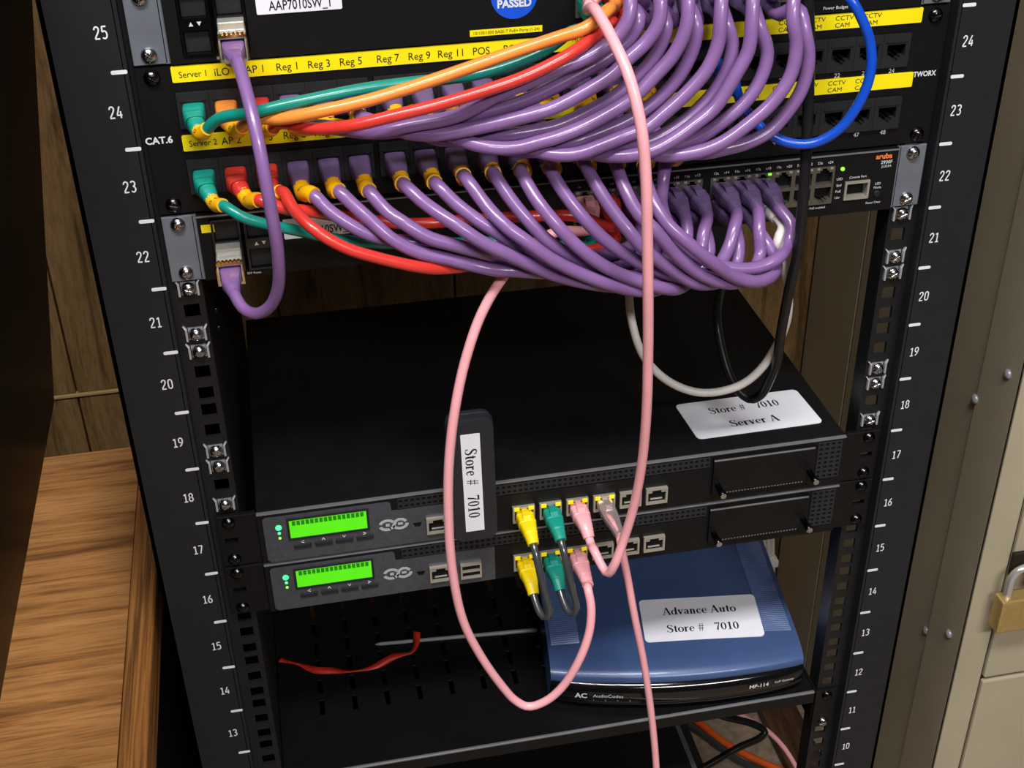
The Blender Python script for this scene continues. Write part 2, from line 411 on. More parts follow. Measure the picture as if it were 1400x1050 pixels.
# ================================================================== the rack
rack = thing('server_rack', 'black open-frame equipment rack with white unit numbers on both posts', 'rack', (0, 20, -ZF))
Z0, Z1 = uz(1)-20, uz(42)
for sx in (-1, 1):
    X = lambda v: sx*v
    lo, hi = sorted((X(246), X(284)))
    m = MB().box(lo, hi, 0, 2.5, Z0-40, Z1)
    m.box(*sorted((X(281.5), X(284))), 0, 14, Z0-40, Z1)
    m.box(*sorted((X(244), X(246.5))), 0, 12, Z0-40, Z1)
    m.build('post', 'post_black', rack)
    # mounting rail with square holes
    xe = sorted((X(224), X(227.75), X(237.25), X(246)))
    zs = [uz(4)]; holes = []
    for u in range(4, 34):
        for h in (6.35, 22.225, 38.1):
            zs += [uz(u)+h-4.75, uz(u)+h+4.75]
    zs.append(uz(34))
    m = MB().grid(xe, zs, lambda i, j: not (i == 1 and j % 2 == 1), 9.5, 12)
    m.box(*sorted((X(224), X(226))), 12, 26, uz(4), uz(34))
    m.build('mounting_rail', 'rail_black', rack)
    # rear post
    lo, hi = sorted((X(246), X(284)))
    MB().box(lo, hi, 455, 458, Z0-40, Z1).build('rear_post', 'post_black', rack)
    MB().box(*sorted((X(246), X(284))), 0, 458, Z1-6, Z1).build('top_rail', 'post_black', rack)
    MB().box(*sorted((X(246), X(290))), -60, 510, -ZF, Z0-38).build('foot', 'post_black', rack)
    for u in range(8, 28):
        zc = uz(u)+U/2
        m = MB(); put_serif(m, str(u), (sx*254.2, 0, zc), X_, Z_, 7.4, 0.92, 0.15, face=MONO)
        m.build('unit_number', 'mark_white', rack)
        xm = sx*254.2 + (2.5 if sx < 0 else -2.5) + (3 if sx<0 else -1)
        MB().prism(rrect(xm-4.4, xm+4.4, uz(u)-1.1, uz(u)+1.1, 0.8, 3), -0.2, 0.2).build('unit_mark', 'mark_white', rack)
# left inner bracket that closes the side of the bay
MB().box(-226, -223.8, 14, 450, uz(9), uz(28)).build('side_bracket', 'deep_black', rack)
for u in range(26, 40, 2):      # unseen panels added above the picture to shade the wall behind
    MB().bbox(-241, 241, 6.5, 9.3, uz(u)+0.5, uz(u+2)-0.5, 0.4).build('shade_panel', 'panel_black', rack)
MB().box(-283.5, -282, 14, 455, Z0, Z1).build('side_panel', 'post_black', rack)  # added behind the left post to keep light out of the bay
MB().box(-284, 284, 0, 458, Z1, Z1+3).build('shade_cover', 'post_black', rack)  # unseen cover, added to block overhead light behind the rack

# ---- screws and cage nuts
def screw_mesh(name, m, R=4.6, h=3.2):
    b = MB()
    b.disc((0, 0, 0), (0, -1, 0), [(0, R), (h*0.35, R*0.98), (h*0.7, R*0.8), (h, R*0.42)], 14)
    me = b
    for a in (0, math.pi/2):      # raised cross recess rims
        c, s_ = math.cos(a+0.6), math.sin(a+0.6)
        P = np.array([(-c*R*.5, -h*1.02, -s_*R*.5), (c*R*.5, -h*1.02, s_*R*.5)])
        b.tube([P[0], P[1]], 0.5, 5)
    return b.mesh(name, m)
SCREW = screw_mesh('screw', 'screw_steel')
SCREWD = screw_mesh('screw', 'screw_dark')
nb = MB()
for sx in (-1, 1):
    nb.box(*sorted((sx*5.0, sx*6.3)), -2.2, 0.4, -4.4, 4.0)
    nb.add([(sx*5.0, -2.2, 4.0), (sx*6.3, -2.2, 4.0), (sx*6.3, 0.4, 4.0), (sx*5.0, 0.4, 4.0), (sx*6.6, -1.2, 6.0), (sx*7.6, -1.2, 6.0), (sx*7.6, 0.4, 6.0), (sx*6.6, 0.4, 6.0)], [(0,1,5,4),(1,2,6,5),(2,3,7,6),(3,0,4,7),(4,5,6,7)])
nb.box(-4.6, 4.6, 0.4, 5, -4.6, 4.6)
NUT = nb.mesh('cage_nut', 'nut_steel')
off = {0: 6.35, 1: 22.225, 2: 38.1}
def nut(sx, u, h, scr=True):
    p = (sx*232.5, 9.5, uz(u)+off[h])
    n_ = inst('cage_nut', NUT, p, rack)
    if scr: inst('screw', SCREW, (p[0], p[1]-1.0, p[2]), n_, (0, random.random()*3, 0))
for u, h in ((21, 2), (21, 0), (20, 2), (19, 0), (18, 2), (18, 0)): nut(-1, u, h)
for u, h in ((21, 2), (21, 0), (20, 2), (19, 0), (18, 2), (18, 0)): nut(1, u, h)
for z in (112, 98):
    inst('screw', screw_mesh('screw', 'screw_dark', 3, 2), (-223.8, 90, z), rack, (0, 0, math.pi/2))

# ================================================================== patch panel (units 23 and 24)
panel = thing('patch_bay', 'black 48-port patch panel with yellow label strips and CAT.6 lettering', 'patch panel', (0, 6, uz(23)))
PX = [(-212.5 + g*110.6 + i*17.9) for g in range(4) for i in range(6)]
PZ = (284.5, 244.5)
pz0, pz1 = uz(23)+0.6, uz(25)-0.6
xs = [-241]; 
for g in range(4): xs += [PX[g*6]-9.2, PX[g*6+5]+9.2]
xs.append(241)
zs = [pz0, PZ[1]-10, PZ[1]+11, PZ[0]-10, PZ[0]+11, pz1]
plate = MB().grid(xs, zs, lambda i, j: not (i % 2 == 1 and j % 2 == 1), 5.5, 8.5)
plate.build('plate', 'panel_black', panel)
hb = MB().box(-222, 222, 18, 42, pz0+3, pz1-3); hb.build('rear_housing', 'deep_black', panel)
# one jack: framed opening with a stepped latch notch and a recess behind it
jb = MB()
jx = [-8.85, -5.9, -3.1, -1.6, 1.6, 3.1, 5.9, 8.85]; jz = [-9.8, -5.6, -4.2, -2.6, 4.6, 10.8]
def jsolid(i, j):
    if j == 3: return i in (0, 6)
    if j == 2: return i in (0, 1, 5, 6)
    if j == 1: return i in (0, 1, 2, 4, 5, 6)
    return True
jb.grid(jx, jz, jsolid, 3.2, 16)
jb.box(-8.85, 8.85, 16, 17, -9.8, 10.8)
jb.box(-7.2, 7.2, 2.6, 3.3, 6.0, 7.4)
for i in range(8): jb.box(-3.7+i*1.05, -3.3+i*1.05, 7, 13, 2.6-0.0, 4.6)
JACK = jb.mesh('jack', 'jack_black')
NUMW = {}
for r in range(2):
    for i, x in enumerate(PX):
        j = inst('jack', JACK, (x, 0, PZ[r]), panel)
        k = i+1+24*r
        m = MB(); put_text(m, str(k), (x, 5.5, PZ[r]-12.5), X_, Z_, 2.7, bold=0.01)
        m.build('port_number', 'print_white', panel)
for r, (za, zb) in enumerate(((301.2, 310.4), (260.8, 270.2))):
    s_ = MB().prism(rrect(-221.8, 223.5, za, zb, 0.6, 2), 4.6, 5.5).build('label_strip', 'strip_yellow', panel)
    s_['label'] = 'yellow label strip with black printed port names'
    zc = (za+zb)/2
    T1 = ['Server 1', 'iLO', 'AP 1', 'Reg 1', 'Reg 3', 'Reg 5', 'Reg 7', 'Reg 9', 'Reg 11', 'POS', 'POS']
    T2 = ['Server 2', 'AP 2', 'AP 3', 'Reg 2', 'Reg 4', 'Reg 6', 'Reg 8', 'Reg 10', 'Reg 12', 'POS', 'POS']
    for i, t in enumerate((T1, T2)[r]):
        m = MB(); h = 3.5 if t.startswith('Server') else 4.3
        put_text(m, t, (PX[i]+(2 if i == 0 else 0), 4.6, zc-0.3), X_, Z_, h, xs=0.92); m.build('print', 'print_black', s_)
    for i in ((11, 12) if r == 0 else ()):
        m = MB(); put_text(m, 'HLR', (PX[i], 4.6, zc+2), X_, Z_, 2.6); put_text(m, 'RTR', (PX[i], 4.6, zc-2.2), X_, Z_, 2.6); m.build('print', 'print_black', s_)
    for i in ((19, 20, 21, 22) if r == 0 else (18, 19, 20, 21, 22)):
        m = MB(); put_text(m, 'CCTV', (PX[i], 4.6, zc+2.1), X_, Z_, 2.7, xs=1.15); put_text(m, 'CAM', (PX[i]-1, 4.6, zc-2.2), X_, Z_, 2.7, xs=1.15); m.build('print', 'print_black', s_)
m = MB(); put_text(m, 'CAT.6', (-234.5, 5.5, 268.5), X_, Z_, 3.9, bold=0.03); m.build('print', 'print_white', panel)
m = MB(); put_text(m, 'TWORX', (231.5, 5.5, 268.3), X_, Z_, 3.2, bold=0.03, xs=0.85); m.build('print', 'print_white', panel)
for sx in (-1, 1):
    inst('screw', SCREWD, (sx*232.5, 5.5, uz(24)+38.1), panel, (0, 0.4*sx, 0))
    inst('screw', SCREWD, (sx*232.5, 5.5, uz(23)+6.35), panel, (0, 0.9, 0))

# ================================================================== the two switches
CX = [13.7+13.86*i for i in range(6)] + [102+13.86*i for i in range(6)]
def two_port_mesh():
    b = MB()
    px = [-6.9, -5.6, -3, -1.6, 1.6, 3, 5.6, 6.9]; pz = [-12.6, -11.2, -3.6, -2.2, -0.8, 0.8, 2.2, 3.6, 11.2, 12.6]
    # rows: lower jack has its notch down, upper jack has its notch up
    pz = [-12.8, -12.0, -10.6, -9.2, -1.2, 1.2, 9.2, 10.6, 12.0, 12.8]
    def sol(i, j):
        if j in (3, 5): return i in (0, 6)
        if j in (2, 6): return i in (0, 1, 5, 6)
        if j in (1, 7): return i in (0, 1, 2, 4, 5, 6)
        return True
    b.grid(px, pz, sol, 2.6, 12); b.box(-6.9, 6.9, 12, 12.6, -12.8, 12.8)
    return b.mesh('port_pair', 'pair_steel')
PAIR = two_port_mesh()
pb = MB()
for s_ in (-1, 1):
    pb.box(-5.4, 5.4, 6.5, 11.9, *sorted((s_*1.5, s_*9.1)))
PAIRIN = pb.mesh('socket_core', 'deep_black')
sb = MB()
sb.grid([-8.4, -7.0, 7.0, 8.4], [-17.5, -16.2, -3.4, 3.4, 16.2, 17.5], lambda i, j: not (i == 1 and j in (1, 3)), 2.4, 14)
SFPC = sb.mesh('cage', 'screw_dark')
sc_ = MB(); sc_.box(-6.6, 6.6, 5.5, 13.8, 3.6, 16); sc_.box(-6.6, 6.6, 5.5, 13.8, -16, -3.6)
SFPIN = sc_.mesh('dust_plug', 'jack_black')
def switch(name, label, z0, sfpcols, copper, tag_txt, tag_z):
    t = thing(name, label, 'network switch', (0, 100, z0))
    z1 = z0+43.4; zc = z0+22.3        # port bank centre
    bx0, bx1 = CX[0]-7.2, CX[5]+7.2; bx2, bx3 = CX[6]-7.2, CX[11]+7.2
    s0, s1 = sfpcols[0]-8.8, sfpcols[-1]+8.8
    xs = [-221, s0, s1, bx0, bx1, bx2, bx3, 186.6, 203.2, 221]
    zs = [z0+0.6, zc-18, zc-13, zc-11.5, zc+0.8, zc+13, zc+18, z1]
    def sol(i, j):
        if i == 1: return j in (0, 6)
        if i in (3, 5): return j in (0, 1, 5, 6)
        if i == 7: return j != 3
        return True
    MB().grid(xs, zs, sol, 3.6, 15).build('front_panel', 'device_black', t)
    MB().bbox(-220.5, 220.5, 15, 270, z0+0.6, z1, 0.8).build('chassis', 'device_black', t)
    MB().box(-221, 221, 2.9, 3.6, z1-1.5, z1-0.6).build('top_edge_line', 'edge_grey', t)
    for i, x in enumerate(CX):
        p = inst('port_pair', PAIR, (x, 0, zc), t); inst('socket_core', PAIRIN, (x, 0, zc), p)
        m = MB(); put_text(m, '%da' % (2*i+1), (x-3.4, 3.6, zc+15.6), X_, Z_, 1.7); put_text(m, 'v%d' % (2*i+2), (x+3.6, 3.6, zc+15.6), X_, Z_, 1.7)
        m.build('print', 'print_white', t)
        for q in (-1, 1):
            MB().box(x+q*4.4-1, x+q*4.4+1, 2.0, 2.7, zc+11.3, zc+12.5).build('port_lamp', 'led_lime' if (i == 8 and q == 1) else 'port_steel', t)
    # console port
    c_ = MB().grid([186.4, 187.8, 202, 203.4], [zc-11.7, zc-10.3, zc-0.6, zc+1], lambda i, j: not (i == 1 and j == 1), 2.2, 14).build('console_port', 'port_steel', t)
    MB().box(187.8, 202, 9, 14, zc-10.3, zc-0.6).build('socket_core', 'deep_black', c_)
    m = MB(); put_text(m, 'Console Port', (195, 3.6, zc+3.6), X_, Z_, 1.5); put_text(m, 'LED', (209.5, 3.6, zc-2.5), X_, Z_, 1.6); put_text(m, 'Mode', (209.5, 3.6, zc-5.2), X_, Z_, 1.6)
    put_text(m, 'Reset Clear', (208, 3.6, zc-15.6), X_, Z_, 1.5)
    for q, tx in enumerate(('UID', 'Spd', 'PoE', 'Usr')): put_text(m, tx, (182.4, 3.6, zc+3.3-q*4.3), X_, Z_, 1.7)
    put_text(m, '2930F', (213.5, 3.6, zc+12), X_, Z_, 2.2, bold=0.01); put_text(m, 'JL255A', (213.8, 3.6, zc+9.2), X_, Z_, 1.6)
    if z0 < uz(24): put_text(m, 'Dual + PoE enabled', (166, 3.6, zc-15.4), X_, Z_, 1.5)
    if z0 > uz(24): put_text(m, 'Power Budget', (166, 3.6, zc-18.6), X_, Z_, 1.9)
    m.build('print', 'print_white', t)
    m = MB(); put_text(m, 'aruba', (211.3, 3.6, zc+16.3), X_, Z_, 3.4, bold=0.03); m.build('print', 'print_orange', t)
    MB().disc((183.6, 3.6, zc+10.2), (0, -1, 0), [(0, 1.3), (0.8, 1.3), (1.2, 0.8)], 10).build('status_lamp', 'led_lime', t)
    MB().disc((209.5, 3.6, zc-9.5), (0, -1, 0), [(0, 2.2), (1, 2.2), (1.2, 1.8)], 14).build('mode_button', 'jack_black', t)
    # optical cages
    for i, x in enumerate(sfpcols):
        g = inst('optical_cage', SFPC, (x, 0, zc), t); inst('dust_plug', SFPIN, (x, 0, zc), g)
        m = MB(); m.prism([(x-3.4, zc-1), (x-1, zc-1), (x-2.2, zc+1.2)], 2.0, 2.4); m.prism([(x+1, zc+1.2), (x+3.4, zc+1.2), (x+2.2, zc-1)], 2.0, 2.4); m.build('arrow_mark', 'print_white', g)
    m = MB(); put_text(m, 'SFP Ports', (sfpcols[-1]-6, 3.6, zc-19.8), X_, Z_, 1.5); m.build('print', 'print_white', t)
    # copper transceiver pushed into one lower cage
    x = copper
    tr = MB().grid([x-7.4, x-6.4, x+6.4, x+7.4], [zc-16.6, zc-15.4, zc-4, zc-2.6], lambda i, j: not (i == 1 and j == 1), -16, 5).build('copper_transceiver', 'chrome', t)
    m = MB(); m.box(x-7.6, x+7.6, -17, -13.5, zc-2.8, zc-1.6)
    for q in range(6): m.box(x-6.6+q*2.3, x-5.2+q*2.3, -17.6, -15, zc-1.9, zc-0.3)
    m.box(x-7.9, x-7.3, -17.5, -14, zc-16, zc-5); m.box(x+7.3, x+7.9, -17.5, -14, zc-16, zc-5); m.build('spring_fingers', 'gold', tr)
    MB().bbox(x-7.2, x+7.2, -6, 3, zc-2.6, zc+2.2, 0.6).build('latch_bail', 'chrome', tr)
    # ears
    for sx in (-1, 1):
        e = MB(); lo, hi = sorted((sx*222.5, sx*241))
        e.bbox(lo, hi, 5.5, 8, z0+0.8, z0+43.2, 0.4)
        e.box(*sorted((sx*221, sx*223.4)), 5.5, 44, z0+0.8, z0+43.2)
        eo = e.build('mounting_ear', 'ear_steel', t)
        for h in (6.35, 38.1): inst('screw', SCREW, (sx*232.0, 5.5, z0+h), eo, (0, random.random()*3, 0))
    # name sticker
    s_ = MB().prism(rrect(-171.5, -125, tag_z, tag_z+13, 0.8, 3), 3.2, 3.6).build('name_sticker', 'sticker_white', t)
    m = MB(); put_text(m, tag_txt, (-148, 3.2, tag_z+4.5), X_, Z_, 5.2, xs=0.72, bold=0.01); m.build('print', 'print_black', s_)
    return t
z25, z22 = uz(25), uz(22)
sw1 = switch('network_switch', 'black network switch at the top edge with blue PASSED sticker', z25, (-205, -186), -186, 'AAP7010SW_1', z25+24.5)
sw2 = switch('network_switch', 'black network switch below the patch panel with orange maker lettering', z22, (-205, -186), -205, 'AAP7010SW_2', z22+22.5)
# stickers only the upper switch shows
st_ = MB().disc((-28.6, 3.6, z25+25), (0, -1, 0), [(0, 13.4), (0.3, 13.4)], 36, False).build('inspection_sticker', 'sticker_blue', sw1)
m = MB(); put_text(m, 'PASSED', (-28.6, 3.3, z25+20.6), X_, Z_, 4.3, bold=0.04, xs=0.95); m.build('print', 'print_white', st_)
st_ = MB().box(-54.5, -12.5, 3.3, 3.6, z25+3.2, z25+6.8).build('port_sticker', 'strip_yellow', sw1)
m = MB(); put_text(m, '10/100/1000 BASE-T PoE+ Ports (1-24)', (-33.5, 3.3, z25+5), X_, Z_, 1.7, xs=0.98); m.build('print', 'print_black', st_)
MB().box(-219, -211.5, 3.2, 3.6, z22+32, z22+37).build('warning_sticker', 'strip_yellow', sw2)

# ================================================================== two appliances (units 17 and 16)
RJ = MB(); RJ.grid([-8, -6.6, 6.6, 8], [-6.8, -5.5, 5.4, 6.8], lambda i, j: not (i == 1 and j == 1), -2.8, 0)
RJ.box(-6.6, -3.4, -2.2, -0.3, 3.0, 5.4); RJ.box(3.4, 6.6, -2.2, -0.3, 3.0, 5.4)
RJM = RJ.mesh('network_port', 'port_steel')
rc = MB(); rc.box(-6.6, 6.6, -0.5, -0.1, -5.5, 3.0); rc.box(-3.4, 3.4, -0.5, -0.1, 3.0, 5.4)
RJC = rc.mesh('socket_core', 'deep_black')
rb = MB(); rb.box(-4.4, 4.4, -1.4, -0.5, -3.4, -2.6); RJB = rb.mesh('contact_bar', 'chrome')
NPX = [-28.5, -9, 10.6, 30.4, 50, 69.5]
def appliance(label, u, used):
    z0 = uz(u); z1 = z0+U
    t = thing('network_appliance', label, 'server', (0, 130, z0))
    MB().bbox(-213, 213, 4, 276, z0+0.5, z1-0.7, 0.7).build('chassis', 'server_top_black', t)
    MB().box(-213, 213, 1.8, 5, z1-2.2, z1-1.0).build('front_lip', 'edge_grey', t)
    MB().box(-213, 213, 2.0, 4.2, z0+0.6, z1-2.2).build('front_panel', 'device_black', t)
    # raised grey fascia, stepped under the vents
    MB().prism([(-209.5, z1-6), (-208, z1-4.6), (-123.5, z1-4.6), (-122, z1-6), (-121.5, z1-12.6), (-50, z1-12.6), (-50, z0+1.6), (-207, z0+1.6), (-209.5, z0+4)], 1.0, 2.2).build('fascia', 'bezel_grey', t)
    MB().prism([(-50, z1-12.6), (109, z1-12.6), (109, z0+1.6), (-50, z0+1.6)], 1.2, 2.2).build('fascia_dim_side', 'device_black', t)  # same plate as the fascia; its weaker reflection painted as a darker colour
    # display
    f_ = MB().grid([-193.6, -192, -139, -137.4], [z1-25.6, z1-24, z1-8.6, z1-7], lambda i, j: not (i == 1 and j == 1), 0.2, 2.2).build('display_frame', 'jack_black', t)
    d_ = MB().box(-192, -139, 0.8, 1.6, z1-24, z1-8.6).build('display', 'lcd_green', t); d_['label'] = 'lit green character display'
    for k in range(16):
        MB().box(-190+k*3.12, -187.7+k*3.12, 0.55, 0.8, z1-13.2, z1-9.6).build('display_cell', 'lcd_char', d_)
    for k in range(4):
        b_ = MB().bbox(-190.5+k*14.4, -178.5+k*14.4, -0.2, 2, z1-33.6, z1-30.2, 0.5).build('button', 'jack_black', t)
        m = MB(); x = -184.5+k*14.4; z = z1-28.4
        P = {0: [(x+1.2, z+1), (x-1, z), (x+1.2, z-1)], 1: [(x-1, z-0.8), (x, z+1.1), (x+1, z-0.8)], 2: [(x-1, z+0.8), (x, z-1.1), (x+1, z+0.8)], 3: [(x-1.2, z+1), (x+1, z), (x-1.2, z-1)]}[k]
        m.tube([(p[0], 0.95, p[1]) for p in P], 0.28, 5); m.build('arrow_mark', 'print_white', t)
    for (dz, R, mm) in ((-13.6, 2.1, 'led_green'), (-18.4, 1.0, 'led_green'), (-22.6, 0.9, 'led_lime')):
        MB().disc((-199.3, 1.0, z1+dz), (0, -1, 0), [(0, R), (0.5, R), (0.9, R*0.5)], 12).build('status_lamp', mm, t)
    # emblem: a C hooked into an S
    m = MB(); ez = z1-24.0
    def strip(P, wd=2.3):
        P = np.array(P); T = np.gradient(P, axis=0); T /= np.linalg.norm(T, axis=1)[:, None]; Nn = np.c_[-T[:, 1], T[:, 0]]
        a, b = P+Nn*wd/2, P-Nn*wd/2; n_ = len(P)
        m.add([(q[0], 0.75, q[1]) for q in list(a)+list(b)], [(i, i+n_, i+1+n_, i+1) for i in range(n_-1)])
    arc = lambda cx, r, a0, a1, n=14: [(cx+r*1.25*math.cos(math.radians(a)), ez+r*math.sin(math.radians(a))) for a in np.linspace(a0, a1, n)]
    strip(arc(-125.3, 4.0, 30, 165)); strip(arc(-125.3, 4.0, 195, 300))
    strip([(-123.6, ez-3.8), (-121.4, ez-2.4), (-120.4, ez), (-119.4, ez+2.6), (-117, ez+4.0), (-114.2, ez+3.6), (-112, ez+1.6)])
    strip(arc(-116.3, 4.0, -160, 0)); strip([(-126.3, ez), (-123.6, ez)], 2.6); strip([(-117.8, ez), (-114.4, ez)], 2.2)
    m.build('emblem', 'emblem_grey', t)
    # sockets
    def rj(x, z, lit, p=t):
        o = inst('network_port', RJM, (x, 1.2, z), p); inst('socket_core', RJC, (x, 1.2, z), o); inst('contact_bar', RJB, (x, 1.2, z), o)
        if lit:
            for q in (-1, 1): MB().box(x+q*5.2-1.9, x+q*5.2+1.9, -2.4, -1.5, z+4.4, z+7.2).build('port_lamp', 'led_yellow', o)
        return o
    zp = z1-30
    for k, x in enumerate(NPX): rj(x, zp+0.5, k in used)
    rj(-90, z1-29, False)
    m = MB(); m.prism([(-107.5, z1-25.4), (-101, z1-25.4), (-102.4, z1-28.6), (-106, z1-28.6)], 0.8, 1.2); m.build('micro_socket', 'deep_black', t)
    us = MB().grid([-75.6, -74.4, -61.6, -60.4], [z1-36.6, z1-35.4, z1-30.6, z1-29.6, z1-24.8, z1-23.6], lambda i, j: not (i == 1 and j in (1, 3)), -1.8, 1.0).build('usb_socket', 'port_steel', t)
    MB().box(-74.4, -61.6, 0.3, 0.9, z1-35.4, z1-24.8).build('socket_core', 'deep_black', us)
    # vents
    def vent(x0, x1, za, zb, nx, nz):
        dx = (x1-x0)/nx; dz = (zb-za)/nz
        xs = [x0]; zs = [za]
        for i in range(nx): xs += [x0+dx*(i+.22), x0+dx*(i+.78)]
        for i in range(nz): zs += [za+dz*(i+.2), za+dz*(i+.8)]
        xs.append(x1); zs.append(zb)
        g = MB().grid(xs, zs, lambda i, j: not (i % 2 and j % 2), 1.2, 2.6)
        g.add([(x0, 2.5, za), (x1, 2.5, za), (x1, 2.5, zb), (x0, 2.5, zb)], [(0, 1, 2, 3)])
        g.build('vent_grille', 'vent_black', t)
    vent(-117, 109, z1-11.8, z1-3.4, 56, 2); vent(191.5, 210, z1-36, z1-3.6, 4, 8)
    # expansion bay cover with two thumbscrews
    bo = MB().bbox(111.5, 189.5, -0.6, 2.2, z1-37, z1-5, 0.5).build('bay_cover', 'panel_black', t)
    MB().box(111.5, 188, -1.2, -0.4, z1-6.0, z1-5.0).build('bay_highlight', 'edge_grey', bo)  # highlight along the top of the cover, painted as a grey strip
    vb = MB()
    for k in range(28): vb.box(118+k*2.3, 119.2+k*2.3, -0.75, -0.55, z1-35.4, z1-34.7)
    vb.build('bay_perforation', 'edge_grey', bo)
    for x, z in ((115.5, z1-28), (186, z1-27)):
        s1_ = MB().disc((x, -0.6, z), (0, -1, 0), [(0, 2.3), (9, 2.3), (9.2, 2.9), (12.5, 2.9), (13, 2.2)], 12).build('thumbscrew', 'screw_dark', bo)
        MB().disc((x, -13.4, z), (0, -1, 0), [(0, 2.4), (0.5, 2.2)], 12).build('screw_face', 'screw_steel', s1_)
    # ears
    for sx in (-1, 1):
        lo, hi = sorted((sx*213.5, sx*240))
        sl = sorted((sx*227.5, sx*236.5))
        e = MB().grid([lo, sl[0], sl[1], hi], [z0+0.6, z0+20, z0+24.4, z1-0.6], lambda i, j: not (i == 1 and j == 1), 4.6, 7.4).build('mounting_ear', 'device_black', t)
        MB().box(lo, hi, 4.0, 4.8, z1-1.6, z1-0.8).build('ear_edge', 'rail_black', e)
        for h in (6.35, 38.1): inst('screw', SCREWD, (sx*232.0, 4.6, z0+h), e, (0, random.random()*3, 0))
    return t
ap1 = appliance('black rack appliance with green display, upper of two, white Store label on top', 17, (0, 1, 2, 3))
ap2 = appliance('black rack appliance with green display, lower of two, empty USB sockets', 16, (0, 1, 2))
# big sticker lying on the upper appliance
def sticker(parent, cs, r, lines, m='sticker_white', name='sticker', lift=0.4):
    """cs = corner points (near-left, near-right, far-left) in mm; lines = [(text, u, v, height, xs)] in mm from the near-left corner"""
    O, A, B = (np.array(c, float) for c in cs)
    u = A-O; Lu = np.linalg.norm(u); u /= Lu; v = B-O; Lv = np.linalg.norm(v); v /= Lv; n = np.cross(u, v)
    P = rrect(0, Lu, 0, Lv, r); k = len(P); b = MB()
    b.add([O+u*p+v*q+n*lift for p, q in P]+[O+u*p+v*q-n*0.3 for p, q in P], [tuple(range(k))]+[(i, i+k, (i+1) % k+k, (i+1) % k) for i in range(k)])
    o = b.build(name, m, parent)
    for tx, a, c, h, xsc in lines:
        mm = MB(); put_serif(mm, tx, O+u*a+v*c+n*lift, u, v, h, xsc); mm.build('print', 'print_black', o)
    return o
sticker(ap1, ((106, 21.2, -0.6), (203.2, 21.8, -0.6), (103, 68.5, -0.6)), 4,
        [('Store #   7010', 49, 33, 8.2, 1.02), ('Server A', 49, 13.5, 8.2, 1.12)])

# black stick modem plugged into the upper appliance, sticker down its face
mo = thing('usb_modem', 'black plastic stick modem with vertical white sticker, standing before the appliances', 'modem', (-66, -10, -30))
pf = rrect(-82.5, -51.5, -30, 72, 7, 6)
b = MB()
k = len(pf)
rings = []
for y, sc in ((-22, 0.965), (-21.2, 0.985), (-19.5, 1.0), (-10.5, 1.0), (-9, 0.97)):
    rings.append([(-67+(x+67)*sc - (z-20)*0.012, y-(z+30)*0.02, 21+(z-21)*(1-(1-sc)*0.35)) for x, z in pf])
b.loft(rings[::-1], True, False); b.build('body', 'modem_black', mo)
MB().tube([(x-(z-20)*0.012, -14-(z+30)*0.02, z) for x, z in [(q[0], q[1]) for q in pf]+[pf[0]]], 0.5, 5).build('seam', 'jack_black', mo)
MB().bbox(-74, -62, -9.5, 6, -33.6, -29, 0.4).build('plug', 'chrome', mo)
O = np.array((-73.3, -22.2+0.2, -21.0)); A = np.array((-60.4, -22.2+0.2, -21.0)); B = np.array((-74.6, -23.9, 61))
so = sticker(mo, (O, A, B), 0.4, [], name='sticker', lift=0.3)
uu = (O-B)/np.linalg.norm(O-B); vv = np.cross(np.cross(A-O, B-O), uu); vv /= np.linalg.norm(vv)
mm = MB(); put_serif(mm, 'Store #   7010', (O+A)/2*0.5+(B+A-O+B)/2*0.5+np.array((0, -0.35, 0)), uu, vv, 8.0, 1.05, gap=0.03); mm.build('print', 'print_black', so)

# ================================================================== shelf (unit 11) and what lies on it
shelf = thing('rack_shelf', 'black slotted rack shelf carrying the blue box', 'shelf', (0, 150, -305))
SZ = -268
xs = [-221]; 
for i in range(14): xs += [-190+i*27.5, -190+i*27.5+4.2]
xs.append(221)
zs = [9]
for j in range(9): zs += [70+j*24, 70+j*24+17]
zs.append(330)
g = MB().grid(xs, zs, lambda i, j: not (i % 2 and j % 2), 0, 1.6)
g.mapped(lambda p: (p[0] + (0 if abs(p[0]) > 220 else 0), p[2], SZ - p[1]))
g.build('tray', 'panel_black', shelf)
MB().box(-221, 221, 7.6, 9.4, SZ-13, SZ-1.2).build('front_lip', 'panel_black', shelf)
MB().bbox(-221, 221, 7.0, 9.6, SZ-1.6, SZ+0.3, 0.5).build('front_edge', 'edge_grey', shelf)
for sx in (-1, 1):
    MB().box(*sorted((sx*221, sx*223)), 9, 330, SZ-36, SZ+1).build('side_flange', 'panel_black', shelf)
    e = MB().bbox(*sorted((sx*222, sx*241)), 6.5, 9.2, uz(11)+0.6, uz(12)-0.4, 0.4).build('mounting_ear', 'panel_black', shelf)
    for h in (6.35, 38.1): inst('screw', SCREW if h < 10 else SCREWD, (sx*232.0, 6.5, uz(11)+h), e, (0, 0.7, 0))

